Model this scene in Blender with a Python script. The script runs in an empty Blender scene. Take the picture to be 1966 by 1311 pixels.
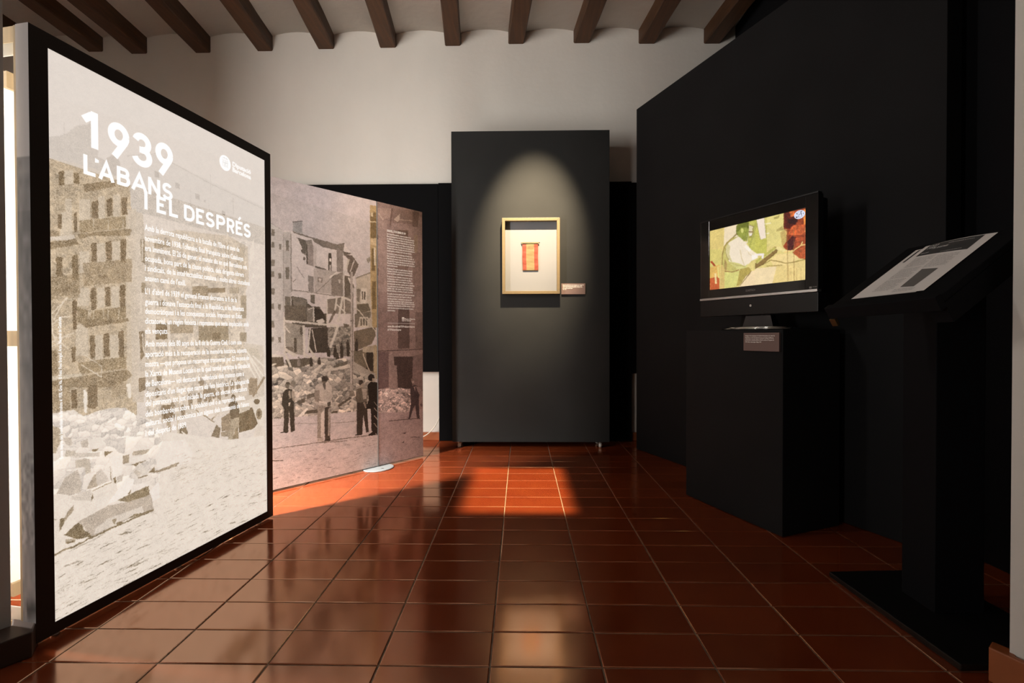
import bpy, bmesh, math, random
import numpy as np
from mathutils import Matrix, Vector
S = bpy.context.scene
COL = S.collection
# ------------------------------------------------------------------ camera, world, exposure, lights
cam = bpy.data.cameras.new('camera'); cam_o = bpy.data.objects.new('camera', cam); COL.objects.link(cam_o)
RX, RDN, RF = ((0.9998298787656236, 0.01828657649157994, -0.0024113580688131424),
               (-0.0022094337697786564, -0.01105438991277485, -0.9999364574142066),
               (-0.01831207060753633, 0.9997716747257215, -0.011012106346683473))
cam_o.matrix_world = Matrix(((RX[0], -RDN[0], -RF[0], 0), (RX[1], -RDN[1], -RF[1], 0), (RX[2], -RDN[2], -RF[2], 0.88203), (0, 0, 0, 1)))
cam.sensor_width = 36; cam.lens = 920.9946 / 1966 * 36; cam.clip_start = .05
S.camera = cam_o
W = bpy.data.worlds.new('world'); S.world = W; W.use_nodes = True
W.node_tree.nodes['Background'].inputs[0].default_value = (1.0, .90, .80, 1)
W.node_tree.nodes['Background'].inputs[1].default_value = .05
S.view_settings.view_transform = 'Standard'; S.view_settings.look = 'None'
S.view_settings.exposure = 0; S.view_settings.gamma = 1; S.view_settings.use_curve_mapping = False

def aim(o, target):
    d = Vector(target) - o.location
    o.rotation_euler = d.to_track_quat('-Z', 'Y').to_euler()
def area(name, loc, target, sx, sy, power, color, spread=180):
    l = bpy.data.lights.new(name, 'AREA'); l.shape = 'RECTANGLE'; l.size = sx; l.size_y = sy; l.energy = power; l.color = color
    l.spread = math.radians(spread)
    o = bpy.data.objects.new(name, l); COL.objects.link(o); o.location = loc; aim(o, target); return o
def spot(name, loc, target, power, color, angle, blend, radius=.02):
    l = bpy.data.lights.new(name, 'SPOT'); l.energy = power; l.color = color; l.spot_size = math.radians(angle); l.spot_blend = blend; l.shadow_soft_size = radius
    o = bpy.data.objects.new(name, l); COL.objects.link(o); o.location = loc; aim(o, target); return o
# daylight through the gap of the half-shut window in the left wall
area('window_daylight', (-2.30, 1.47, 1.45), (-1.07, 3.046, 1.45), .16, 2.5, 100, (1.0, .95, .885), 180)
area('window_skylight', (-2.30, 1.47, 1.75), (-1.2, 2.62, .0), .14, .5, 25, (1.0, .95, .90), 42)
# window of the front room, behind and left of the doorway
area('front_room_window', (-3.02, -1.05, .95), (.2, 1.45, 1.15), .5, 1.1, 15, (1.0, .95, .90), 120)
spot('panel_fill', (.15, 2.05, 3.2), (-1.10, 3.03, 1.15), 150, (1.0, .92, .90), 38, .9, .06)  # added fill lamp that brightens the display panels, no real fixture
# gallery spots hung from the beams, above the picture, the floor patch and the text panel
spot('picture_spot', (.20, 2.72, 3.25), (.085, 3.75, 1.70), 1750, (1.0, .78, .51), 30, 1.0, .03)
area('floor_spot', (-.06, 2.79, 3.2), (-.02, 2.79, 0), .80, .56, 5, (1.0, .70, .40), 2.6)
spot('panel_spot', (-.25, 2.5, 3.2), (-.90, 3.22, 1.42), 70, (1.0, .66, .34), 30, .8, .04)

# ------------------------------------------------------------------ helpers
def tag(o, label=None, cat=None, group=None, kind=None):
    if label: o['label'] = label
    if cat: o['category'] = cat
    if group: o['group'] = group
    if kind: o['kind'] = kind
    return o
def thing(name, label, cat, loc=(0, 0, 0), rotz=0, group=None):
    o = bpy.data.objects.new(name, None); COL.objects.link(o); o.location = loc; o.rotation_euler = (0, 0, rotz); o.empty_display_size = .1
    return tag(o, label, cat, group)
def link(name, me, mat=None, parent=None):
    o = bpy.data.objects.new(name, me); COL.objects.link(o)
    if mat is not None:
        for m in (mat if isinstance(mat, (list, tuple)) else [mat]): me.materials.append(m)
    if parent: o.parent = parent
    return o
class MB:
    def __init__(s): s.v = []; s.f = []; s.m = []
    def add(s, vs, fs, mi=0):
        b = len(s.v); s.v += [tuple(v) for v in vs]; s.f += [tuple(i + b for i in f) for f in fs]; s.m += [mi] * len(fs); return s
    def box(s, x0, x1, y0, y1, z0, z1, mi=0):
        return s.add([(x0, y0, z0), (x1, y0, z0), (x1, y1, z0), (x0, y1, z0), (x0, y0, z1), (x1, y0, z1), (x1, y1, z1), (x0, y1, z1)],
                     [(0, 3, 2, 1), (4, 5, 6, 7), (0, 1, 5, 4), (1, 2, 6, 5), (2, 3, 7, 6), (3, 0, 4, 7)], mi)
    def prism(s, poly, z0, z1, mi=0):
        n = len(poly)
        vs = [(p[0], p[1], z0) for p in poly] + [(p[0], p[1], z1) for p in poly]
        fs = [tuple(range(n - 1, -1, -1)), tuple(range(n, 2 * n))] + [(i, (i + 1) % n, n + (i + 1) % n, n + i) for i in range(n)]
        return s.add(vs, fs, mi)
    def quad(s, a, b, c, d, mi=0): return s.add([a, b, c, d], [(0, 1, 2, 3)], mi)
    def lathe(s, prof, n=24, c=(0, 0, 0), axis='z', sy=1.0, mi=0):
        vs = []; fs = []
        for r, h in prof:
            for k in range(n):
                a = 2 * math.pi * k / n; x, y = r * math.cos(a), r * math.sin(a) * sy
                p = (x, y, h) if axis == 'z' else ((h, x, y) if axis == 'x' else (x, h, y))
                vs.append((p[0] + c[0], p[1] + c[1], p[2] + c[2]))
        m = len(prof)
        for i in range(m - 1):
            for k in range(n): fs.append((i * n + k, i * n + (k + 1) % n, (i + 1) * n + (k + 1) % n, (i + 1) * n + k))
        fs.append(tuple(range(n - 1, -1, -1))); fs.append(tuple((m - 1) * n + k for k in range(n)))
        return s.add(vs, fs, mi)
    def tube(s, pts, r, n=8, mi=0):
        pts = [Vector(p) for p in pts]; vs = []; fs = []
        for i, p in enumerate(pts):
            t = (pts[min(i + 1, len(pts) - 1)] - pts[max(i - 1, 0)]).normalized()
            u = t.cross(Vector((0, 0, 1)));
            if u.length < 1e-3: u = Vector((1, 0, 0))
            u.normalize(); w = t.cross(u)
            for k in range(n):
                a = 2 * math.pi * k / n; vs.append(p + u * math.cos(a) * r + w * math.sin(a) * r)
        for i in range(len(pts) - 1):
            for k in range(n): fs.append((i * n + k, i * n + (k + 1) % n, (i + 1) * n + (k + 1) % n, (i + 1) * n + k))
        fs.append(tuple(range(n - 1, -1, -1))); fs.append(tuple((len(pts) - 1) * n + k for k in range(n)))
        return s.add(vs, fs, mi)
    def build(s, name, mat=None, parent=None, bevel=0, smooth=False):
        me = bpy.data.meshes.new(name); me.from_pydata(s.v, [], s.f)
        for p, m in zip(me.polygons, s.m): p.material_index = m; p.use_smooth = smooth
        bm = bmesh.new(); bm.from_mesh(me)
        if bevel:
            bmesh.ops.bevel(bm, geom=[e for e in bm.edges if len(e.link_faces) == 2 and e.calc_face_angle(0) > .6], offset=bevel, segments=2, profile=.6, affect='EDGES')
        bmesh.ops.recalc_face_normals(bm, faces=bm.faces[:]) if bevel or len(s.f) >= 6 else None
        bm.to_mesh(me); bm.free()
        return link(name, me, mat, parent)
# ------------------------------------------------------------------ materials
def lin(c): return tuple((x / 255 / 12.92) if x / 255 <= .04045 else ((x / 255 + .055) / 1.055) ** 2.4 for x in c)
def mat(name, base, rough=.5, metal=0, spec=.5, noise=None, bump=None, coat=0, emit=None):
    m = bpy.data.materials.new(name); m.use_nodes = True; nt = m.node_tree; b = nt.nodes['Principled BSDF']
    b.inputs['Base Color'].default_value = (*base, 1); b.inputs['Roughness'].default_value = rough; b.inputs['Metallic'].default_value = metal
    b.inputs['Specular IOR Level'].default_value = spec; b.inputs['Coat Weight'].default_value = coat
    if emit:
        b.inputs['Emission Color'].default_value = (*emit[0], 1); b.inputs['Emission Strength'].default_value = emit[1]; m.cycles.emission_sampling = 'NONE'
    tc = nt.nodes.new('ShaderNodeTexCoord')
    if noise:   # (scale xyz, amount, detail)
        mp = nt.nodes.new('ShaderNodeMapping'); mp.inputs['Scale'].default_value = noise[0]; nt.links.new(tc.outputs['Object'], mp.inputs[0])
        n = nt.nodes.new('ShaderNodeTexNoise'); n.inputs['Scale'].default_value = 1; n.inputs['Detail'].default_value = noise[2] if len(noise) > 2 else 5
        nt.links.new(mp.outputs[0], n.inputs[0])
        r = nt.nodes.new('ShaderNodeMapRange'); r.inputs['From Min'].default_value = .25; r.inputs['From Max'].default_value = .75
        r.inputs['To Min'].default_value = 1 - noise[1]; r.inputs['To Max'].default_value = 1 + noise[1]; nt.links.new(n.outputs[0], r.inputs[0])
        x = nt.nodes.new('ShaderNodeMix'); x.data_type = 'RGBA'; x.blend_type = 'MULTIPLY'; x.inputs[0].default_value = 1
        x.inputs[6].default_value = (*base, 1); nt.links.new(r.outputs[0], x.inputs[7]); nt.links.new(x.outputs[2], b.inputs['Base Color'])
    if bump:    # (scale, strength, distance)
        n2 = nt.nodes.new('ShaderNodeTexNoise'); n2.inputs['Scale'].default_value = bump[0]; n2.inputs['Detail'].default_value = 6; nt.links.new(tc.outputs['Object'], n2.inputs[0])
        bp = nt.nodes.new('ShaderNodeBump'); bp.inputs['Strength'].default_value = bump[1]; bp.inputs['Distance'].default_value = bump[2]
        nt.links.new(n2.outputs[0], bp.inputs['Height']); nt.links.new(bp.outputs[0], b.inputs['Normal'])
    return m
M = {}
M['plaster'] = mat('white_plaster', (.66, .63, .585), .9, spec=.2, noise=((2.2, 2.2, 1.2), .05), bump=(14, .25, .01))
M['board_black'] = mat('black_wall_board', (.0035, .0035, .004), .85, spec=.08)
M['black_paint'] = mat('black_painted_board', (.0105, .0105, .0112), .8, spec=.12, noise=((3, 3, 3), .15), bump=(160, .12, .002))
M['stand_paint'] = mat('charcoal_painted_board', (.022, .0228, .0226), .8, spec=.12, noise=((3, 3, 3), .12), bump=(160, .12, .002))
M['void_black'] = mat('matt_black', (.005, .005, .006), .85, spec=.1)
M['grout'] = mat('grey_grout', (.30, .26, .20), .9, spec=.2, noise=((40, 40, 40), .35))
M['wood_dark'] = mat('dark_stained_oak', (.060, .025, .009), .55, spec=.35, noise=((30, 2.2, 30), .45, 8), bump=(30, .3, .004))
M['skirting'] = mat('terracotta_skirting', (.30, .085, .025), .45, noise=((6, 6, 6), .25))
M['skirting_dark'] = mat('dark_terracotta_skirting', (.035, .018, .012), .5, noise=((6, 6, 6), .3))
M['pine'] = mat('pale_pine', (.72, .58, .38), .6, spec=.3, noise=((50, 50, 4), .12, 6))
M['maple'] = mat('light_maple', (.155, .115, .062), .45, spec=.35, noise=((60, 60, 60), .08, 6))
M['mount'] = mat('cream_mount_card', (.200, .204, .214), .85, spec=.1)
M['mount2'] = mat('cream_backing_card', (.20, .196, .185), .85, spec=.1)
M['steel'] = mat('brushed_steel', (.55, .55, .54), .35, metal=1)
M['chrome'] = mat('chrome', (.75, .75, .74), .14, metal=1)
M['rubber'] = mat('grey_rubber', (.55, .54, .50), .6)
M['white_metal'] = mat('white_lacquered_metal', (.24, .255, .255), .35)
M['white_plastic'] = mat('white_plastic', (.80, .76, .66), .4)
M['plastic'] = mat('black_plastic', (.0065, .006, .006), .4, spec=.28)
M['gloss'] = mat('gloss_black_plastic', (.006, .006, .006), .12, spec=.5)
M['border'] = mat('black_printed_textile', (.020, .014, .012), .5, spec=.4, bump=(500, .1, .0006))
M['caption'] = mat('mauve_card', (.155, .105, .095), .55, spec=.3)
M['ink_white'] = mat('white_print', (.88, .86, .83), .6)
M['ink_dark'] = mat('dark_print', (.05, .05, .05), .6)
M['ink_mid'] = mat('grey_print', (.16, .15, .14), .6)
M['paper'] = mat('white_paper', (.80, .76, .73), .8, spec=.1)
M['red'] = mat('red_silk', (.175, .024, .009), .6, noise=((60, 60, 260), .25))
M['yellow'] = mat('yellow_silk', (.185, .135, .055), .6, noise=((60, 60, 260), .12))
M['ochre'] = mat('ochre_print', (.10, .05, .012), .6)
M['brass'] = mat('old_brass', (.10, .07, .03), .4, metal=.8)
M['fabric'] = mat('white_backlit_textile', (.92, .92, .90), .9, spec=.05)
def translucent(m, k):
    nt = m.node_tree; b = nt.nodes['Principled BSDF']; t = nt.nodes.new('ShaderNodeBsdfTranslucent'); t.inputs[0].default_value = (.95, .95, .92, 1)
    x = nt.nodes.new('ShaderNodeMixShader'); x.inputs[0].default_value = k; o = nt.nodes['Material Output']
    nt.links.new(b.outputs[0], x.inputs[1]); nt.links.new(t.outputs[0], x.inputs[2]); nt.links.new(x.outputs[0], o.inputs[0])
translucent(M['fabric'], .55)
M['letters'] = mat('backlit_white_letters', (.5, .5, .5), .7, emit=((.965, .955, .94), 1.05), spec=.1)
M['lens'] = mat('glass_pane', (1, 1, 1), .02)
def glass(name, mix=.04):
    m = bpy.data.materials.new(name); m.use_nodes = True; nt = m.node_tree; nt.nodes.clear()
    o = nt.nodes.new('ShaderNodeOutputMaterial'); x = nt.nodes.new('ShaderNodeMixShader'); t = nt.nodes.new('ShaderNodeBsdfTransparent'); g = nt.nodes.new('ShaderNodeBsdfGlossy')
    g.inputs['Roughness'].default_value = .02; x.inputs[0].default_value = mix
    nt.links.new(t.outputs[0], x.inputs[1]); nt.links.new(g.outputs[0], x.inputs[2]); nt.links.new(x.outputs[0], o.inputs[0]); return m
M['glass'] = glass('clear_glass')
def tile_material():
    m = mat('glazed_terracotta', (.34, .085, .022), .17, spec=.5)
    nt = m.node_tree; b = nt.nodes['Principled BSDF']
    oi = nt.nodes.new('ShaderNodeObjectInfo'); tc = nt.nodes.new('ShaderNodeTexCoord')
    n = nt.nodes.new('ShaderNodeTexNoise'); n.inputs['Scale'].default_value = 9; n.inputs['Detail'].default_value = 6
    ad = nt.nodes.new('ShaderNodeVectorMath'); ad.operation = 'ADD'; nt.links.new(tc.outputs['Object'], ad.inputs[0]); nt.links.new(oi.outputs['Location'], ad.inputs[1]); nt.links.new(ad.outputs[0], n.inputs[0])
    cr = nt.nodes.new('ShaderNodeValToRGB'); cr.color_ramp.elements[0].position = .3; cr.color_ramp.elements[0].color = (.225, .037, .0115, 1); cr.color_ramp.elements[1].position = .72; cr.color_ramp.elements[1].color = (.265, .050, .0135, 1)
    nt.links.new(n.outputs[0], cr.inputs[0])
    mr = nt.nodes.new('ShaderNodeMapRange'); mr.inputs['To Min'].default_value = .86; mr.inputs['To Max'].default_value = 1.12; nt.links.new(oi.outputs['Random'], mr.inputs[0])
    x = nt.nodes.new('ShaderNodeMix'); x.data_type = 'RGBA'; x.blend_type = 'MULTIPLY'; x.inputs[0].default_value = 1; nt.links.new(cr.outputs[0], x.inputs[6]); nt.links.new(mr.outputs[0], x.inputs[7])
    sp = nt.nodes.new('ShaderNodeTexNoise'); sp.inputs['Scale'].default_value = 170; sp.inputs['Detail'].default_value = 2; nt.links.new(ad.outputs[0], sp.inputs[0])
    s2 = nt.nodes.new('ShaderNodeMapRange'); s2.inputs['From Min'].default_value = .30; s2.inputs['From Max'].default_value = .36; s2.inputs['To Min'].default_value = .90; s2.inputs['To Max'].default_value = 1; nt.links.new(sp.outputs[0], s2.inputs[0])
    y = nt.nodes.new('ShaderNodeMix'); y.data_type = 'RGBA'; y.blend_type = 'MULTIPLY'; y.inputs[0].default_value = 1; nt.links.new(x.outputs[2], y.inputs[6]); nt.links.new(s2.outputs[0], y.inputs[7])
    nt.links.new(y.outputs[2], b.inputs['Base Color'])
    rg = nt.nodes.new('ShaderNodeMapRange'); rg.inputs['From Min'].default_value = .3; rg.inputs['From Max'].default_value = .7; rg.inputs['To Min'].default_value = .115; rg.inputs['To Max'].default_value = .145; nt.links.new(n.outputs[0], rg.inputs[0]); nt.links.new(rg.outputs[0], b.inputs['Roughness'])
    b.inputs['IOR'].default_value = 4.0; b.inputs['Metallic'].default_value = .0; b.inputs['Specular Tint'].default_value = (1.0, .66, .46, 1)
    n3 = nt.nodes.new('ShaderNodeTexNoise'); n3.inputs['Scale'].default_value = 7; n3.inputs['Detail'].default_value = 2; nt.links.new(ad.outputs[0], n3.inputs[0])
    bp = nt.nodes.new('ShaderNodeBump'); bp.inputs['Strength'].default_value = .05; bp.inputs['Distance'].default_value = .01; nt.links.new(n3.outputs[0], bp.inputs['Height']); nt.links.new(bp.outputs[0], b.inputs['Normal'])
    return m
M['tile'] = tile_material()

# ------------------------------------------------------------------ painted prints (pixel values worked out here, nothing is loaded)
LBP=[
('p',(224,216,206),1.0,[-15,2019,2105,2400,2055,-55,-36,-21]),
('p',(228,222,214),0.8,[-15,2019,2093,2042,2090,1906,753,1886,-17,1837]),
('p',(170,160,145),1.0,[-18,1688,98,1722,170,1772,308,1813,307,1685,515,1663,513,1472,-21,1402]),
('p',(160,150,140),0.6,[95,1712,96,1765,89,1764,89,1711]),
('p',(160,150,140),0.6,[190,1766,190,1801,184,1799,183,1765]),
('p',(160,150,140),0.5,[259,1796,259,1822,252,1820,252,1794]),
('p',(150,138,122),1.0,[335,1600,343,1655,365,1688,403,1712,441,1716,464,1691,479,1625]),
('p',(205,198,188),1.0,[515,1663,586,1740,752,1783,1991,1733,1988,1520,513,1515]),
('p',(150,140,125),0.8,[519,1729,754,1786,753,1789,518,1733]),
('p',(150,140,125),0.8,[748,1785,1293,1747,1298,1751,752,1789]),
('p',(150,140,125),0.8,[1289,1747,1968,1721,1973,1726,1293,1752]),
('p',(120,110,96),0.85,[741,1711,779,1710,779,1686,740,1687]),
('p',(120,110,96),0.85,[930,1694,972,1693,972,1668,930,1670]),
('p',(120,110,96),0.85,[1127,1677,1173,1675,1173,1649,1127,1651]),
('p',(120,110,96),0.85,[1218,1661,1239,1660,1238,1649,1218,1650]),
('p',(120,110,96),0.85,[1425,1638,1462,1636,1462,1616,1424,1618]),
('p',(150,140,128),0.8,[1291,1793,1290,1697,1295,1698,1297,1794]),
('p',(140,130,116),0.8,[1556,1719,1562,1632,1569,1633,1564,1721]),
('p',(140,130,116),0.8,[1531,1700,1607,1700,1609,1703,1533,1703]),
('p',(160,150,138),0.7,[1077,1694,1076,1595,1081,1596,1083,1694]),
('p',(160,150,138),0.7,[1265,1649,1276,1578,1282,1579,1271,1650]),
('p',(190,174,148),1.0,[-19,1619,169,1634,535,1635,556,1371,549,1093,533,796,573,730,572,665,-29,661]),
('g',0.1,3,[-19,1619,535,1635,556,1371,549,1093,572,665,-29,661]),
('p',(210,198,178),0.75,[91,1594,145,1607,145,1555,90,1544]),
('p',(210,198,178),0.75,[64,1441,95,1447,94,1325,63,1320]),
('p',(210,198,178),0.75,[93,1492,134,1500,133,1367,91,1361]),
('p',(210,198,178),0.75,[181,1505,252,1518,251,1430,180,1419]),
('p',(210,198,178),0.75,[305,1535,352,1544,351,1457,304,1449]),
('p',(210,198,178),0.75,[412,1558,463,1568,461,1478,411,1469]),
('p',(210,198,178),0.75,[178,1313,239,1321,239,1243,178,1236]),
('p',(210,198,178),0.75,[292,1354,350,1362,349,1281,291,1274]),
('p',(210,198,178),0.75,[399,1371,456,1380,455,1301,398,1294]),
('p',(210,198,178),0.75,[164,1178,238,1184,237,1115,163,1111]),
('p',(210,198,178),0.75,[290,1185,341,1190,340,1113,290,1109]),
('p',(210,198,178),0.75,[389,1195,446,1200,445,1117,388,1113]),
('p',(210,198,178),0.75,[149,1043,229,1047,228,930,148,929]),
('p',(210,198,178),0.75,[274,1006,324,1009,323,908,273,907]),
('p',(210,198,178),0.75,[376,1007,436,1009,435,906,374,905]),
('p',(210,198,178),0.75,[501,1513,583,1527,578,1097,496,1092]),
('p',(210,198,178),0.75,[500,1092,586,1097,582,753,496,756]),
('p',(208,196,178),0.8,[521,1516,638,1515,658,1382,660,899,628,726,540,732]),
('p',(122,104,76),0.9,[59,1587,90,1593,89,1543,58,1537]),
('p',(122,104,76),0.9,[149,1596,183,1603,183,1562,149,1557]),
('p',(140,122,94),0.85,[209,1565,424,1616,431,1593,216,1537]),
('p',(150,132,104),0.7,[-7,1370,60,1378,59,1356,-7,1346]),
('p',(216,206,190),0.9,[-7,1346,148,1371,148,1351,-7,1334]),
('p',(136,118,90),0.85,[-7,1328,154,1357,180,1339,-7,1303]),
('p',(164,146,116),0.9,[181,1427,500,1485,503,1440,181,1381]),
('p',(142,124,95),0.8,[168,1376,515,1437,547,1437,531,1410,234,1376,181,1358]),
('p',(205,192,170),0.8,[272,1443,268,1402,273,1403,277,1444]),
('p',(205,192,170),0.8,[372,1457,368,1414,374,1415,378,1457]),
('p',(205,192,170),0.8,[481,1471,477,1428,482,1428,487,1472]),
('p',(122,104,78),0.92,[262,1505,268,1509,284,1514,303,1517,306,1514,305,1454,265,1446]),
('p',(122,104,78),0.92,[363,1528,369,1533,384,1537,401,1541,404,1537,404,1475,367,1467]),
('p',(122,104,78),0.92,[471,1552,477,1557,494,1561,514,1565,517,1561,516,1495,475,1486]),
('p',(122,104,78),0.92,[48,1429,53,1433,60,1435,69,1437,71,1434,71,1386,51,1380]),
('p',(122,104,78),0.92,[144,1447,149,1452,154,1454,162,1456,164,1453,164,1384,147,1379]),
('p',(122,104,78),0.92,[253,1347,259,1351,273,1354,290,1357,292,1353,292,1287,257,1281]),
('p',(122,104,78),0.92,[354,1365,360,1369,375,1372,393,1375,396,1371,395,1300,358,1293]),
('p',(122,104,78),0.92,[460,1383,466,1388,481,1391,500,1394,503,1391,502,1301,463,1294]),
('p',(126,108,80),0.92,[34,1275,39,1279,53,1282,69,1284,71,1281,70,1216,37,1211]),
('p',(126,108,80),0.92,[129,1291,134,1295,148,1298,164,1301,167,1297,166,1211,132,1206]),
('p',(158,140,112),0.75,[199,1272,546,1318,545,1225,199,1188]),
('p',(140,122,94),0.6,[-8,1207,173,1232,178,1159,-9,1149]),
('p',(130,112,86),0.7,[302,1237,360,1237,360,1227,309,1222]),
('p',(122,104,78),0.92,[246,1179,251,1182,265,1185,281,1187,284,1183,283,1105,249,1100]),
('p',(122,104,78),0.92,[345,1188,351,1191,364,1194,380,1196,383,1192,382,1120,348,1116]),
('p',(122,104,78),0.92,[450,1201,456,1205,471,1208,489,1210,493,1206,491,1099,453,1095]),
('p',(116,98,72),0.92,[129,1127,134,1130,143,1133,154,1134,157,1130,156,1027,131,1024]),
('p',(150,132,102),0.85,[158,1109,231,1098,238,1070,259,1097,496,1124,499,1081,464,1071,197,1046,161,1052]),
('p',(132,114,86),0.8,[184,1045,511,1075,515,1062,210,1034]),
('p',(206,194,172),0.8,[231,1101,227,1065,233,1065,236,1101]),
('p',(206,194,172),0.8,[263,1102,260,1066,265,1066,269,1102]),
('p',(206,194,172),0.8,[330,1105,327,1067,332,1067,336,1105]),
('p',(206,194,172),0.8,[363,1106,359,1068,365,1068,369,1106]),
('p',(206,194,172),0.8,[439,1109,436,1070,442,1070,446,1109]),
('p',(150,132,104),0.6,[-9,1164,165,1189,178,1144,120,1138,82,1147,-9,1121]),
('p',(122,104,78),0.92,[237,1000,242,1003,254,1005,269,1006,271,1002,271,921,240,918]),
('p',(122,104,78),0.92,[331,1008,337,1012,352,1014,369,1015,372,1011,371,923,334,921]),
('p',(122,104,78),0.92,[438,1017,444,1021,458,1023,475,1024,479,1020,477,911,442,909]),
('p',(120,102,76),0.92,[120,959,125,962,133,964,143,965,146,961,145,908,124,906]),
('p',(140,122,94),0.8,[-5,952,37,951,36,866,-6,867]),
('p',(156,138,108),0.85,[156,905,493,920,492,872,175,863]),
('p',(212,202,182),0.7,[-12,862,182,866,181,847,-12,846]),
('p',(142,124,96),0.75,[-12,846,508,868,540,841,414,801,161,814,-12,826]),
('p',(148,130,102),0.6,[-12,840,110,835,109,734,-13,743]),
('p',(124,106,80),0.85,[221,818,283,817,286,737,261,727,220,734]),
('p',(116,98,72),0.92,[115,804,120,807,133,808,150,808,152,804,151,740,118,739]),
('p',(170,152,124),0.6,[384,807,484,819,491,768,384,758]),
('p',(134,116,90),0.85,[589,829,648,831,643,777,592,771]),
('p',(132,114,88),0.85,[598,1021,642,1024,641,924,607,899]),
('p',(146,130,104),0.8,[617,1404,654,1411,654,1306,620,1312]),
('p',(150,134,108),0.8,[619,1224,653,1228,653,1184,619,1182]),
('p',(216,206,190),0.9,[628,1405,622,1315,635,1316,641,1406]),
('p',(224,214,198),0.9,[612,1184,607,1095,620,1095,625,1185]),
('p',(224,214,198),0.9,[620,1012,632,927,642,927,630,1012]),
('p',(222,212,194),0.95,[193,934,316,886,319,888,196,936]),
('p',(222,212,194),0.95,[313,888,309,844,315,844,319,888]),
('p',(222,212,194),0.95,[315,846,182,898,179,896,312,843]),
('p',(226,214,194),0.95,[-11,961,40,972,38,975,-13,965]),
('p',(226,214,194),0.95,[39,971,72,999,66,1001,33,974]),
('p',(226,214,194),0.95,[68,997,140,1013,138,1017,65,1000]),
('p',(226,214,194),0.95,[41,973,16,1011,10,1010,35,971]),
('p',(226,214,194),0.95,[17,1009,5,1079,-1,1079,10,1008]),
('p',(226,214,194),0.95,[6,1078,-4,1090,-10,1088,0,1076]),
('p',(226,214,194),0.95,[17,1009,11,1043,4,1043,10,1008]),
('p',(226,214,194),0.95,[9,1040,60,1068,55,1071,4,1043]),
('p',(226,214,194),0.95,[55,1066,115,1072,114,1076,54,1070]),
('p',(226,214,194),0.95,[3,1076,36,1097,31,1099,-1,1079]),
('p',(226,214,194),0.95,[34,1095,104,1140,99,1143,29,1098]),
('p',(226,214,194),0.95,[22,1059,67,1113,61,1115,16,1060]),
('p',(226,214,194),0.95,[64,1111,85,1124,81,1127,59,1114]),
('p',(226,214,194),0.95,[34,983,67,971,71,974,38,986]),
('p',(226,214,194),0.95,[64,972,95,956,99,959,69,975]),
('p',(226,214,194),0.95,[14,997,63,995,64,999,15,1001]),
('p',(226,214,194),0.95,[60,995,124,999,123,1003,60,999]),
('p',(226,214,194),0.95,[-11,976,28,986,25,990,-13,980]),
('p',(226,214,194),0.95,[-11,1007,16,1011,14,1015,-13,1011]),
('p',(240,234,222),1.0,[191,803,204,804,216,792,213,717,197,715]),
('p',(236,228,214),1.0,[492,808,527,810,531,753,511,748]),
('p',(205,192,172),0.75,[711,1428,935,1481,1496,1517,1751,1485,1762,1301,1718,1243,1700,966,1670,850,651,878,658,1422]),
('g',0.11,9,[658,1422,1737,1511,1698,850,651,878]),
('p',(158,142,116),0.7,[733,1412,876,1428,876,1396,732,1381]),
('p',(140,124,100),0.6,[1067,1459,1121,1465,1121,1450,1067,1444]),
('p',(150,132,104),0.75,[1085,1236,1251,1246,1250,1198,1085,1190]),
('p',(138,120,92),0.85,[1251,1236,1454,1248,1454,1224,1250,1213]),
('p',(158,140,112),0.7,[824,1055,1094,1060,1093,1016,823,1014]),
('p',(126,108,80),0.9,[737,1058,847,1060,846,989,736,989]),
('p',(150,134,106),0.8,[1147,1051,1489,1057,1488,977,1146,978]),
('p',(128,112,86),0.8,[1294,1018,1389,1019,1388,988,1293,988]),
('p',(160,146,122),0.9,[1639,1021,1722,1022,1721,972,1638,972]),
('p',(164,150,126),0.8,[1649,1218,1725,1221,1723,1099,1647,1097]),
('p',(160,146,122),0.6,[1505,1253,1630,1260,1629,1228,1504,1221]),
('p',(150,134,108),0.6,[933,1327,1055,1337,1055,1299,933,1290]),
('p',(176,162,140),0.7,[1458,1481,1509,1487,1506,1327,1455,1324]),
('p',(190,176,154),0.7,[1600,1470,1708,1481,1705,1265,1596,1258]),
('p',(134,118,92),0.7,[770,1157,835,1160,834,1132,769,1130]),
('p',(150,134,108),0.6,[1053,1165,1204,1171,1204,1136,1052,1131]),
('p',(172,158,134),0.6,[1296,1195,1622,1211,1622,1184,1296,1170]),
('p',(226,216,200),0.8,[695,1430,706,877,737,876,726,1433]),
('p',(226,216,200),0.8,[727,1225,897,1104,909,1108,738,1230]),
('p',(226,216,200),0.8,[833,1063,855,868,884,868,861,1064]),
('p',(226,216,200),0.8,[1087,1192,1107,1063,1123,1064,1103,1193]),
('p',(226,216,200),0.8,[1478,1548,1473,1250,1486,1251,1491,1550]),
('p',(226,216,200),0.8,[1205,1114,1473,1224,1465,1227,1198,1117]),
('p',(226,216,200),0.8,[649,1078,1164,1076,1165,1086,650,1087]),
('p',(226,216,200),0.8,[1615,1217,1620,1095,1634,1096,1629,1218]),
('p',(226,216,200),0.8,[1114,1319,1102,1272,1112,1273,1124,1320]),
('p',(222,212,196),0.9,[799,1307,1033,1269,1075,1257,1013,1248,836,1278]),
('p',(226,216,200),0.9,[1086,1248,1161,1255,1150,1240,1091,1236]),
('p',(236,228,216),0.8,[1779,1471,1838,1539,1843,1438,1777,1387]),
('p',(238,230,218),0.9,[1805,1321,1835,1352,1837,1323]),
('p',(206,194,174),0.55,[652,922,1672,967,1963,949,1973,646,648,619]),
('g',0.13,15,[652,957,1700,967,1696,708,648,653]),
('p',(140,122,96),0.8,[729,779,749,782,765,764,759,738,734,736,721,762]),
('p',(140,122,96),0.8,[782,700,802,702,819,684,813,639,787,639,774,683]),
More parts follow.
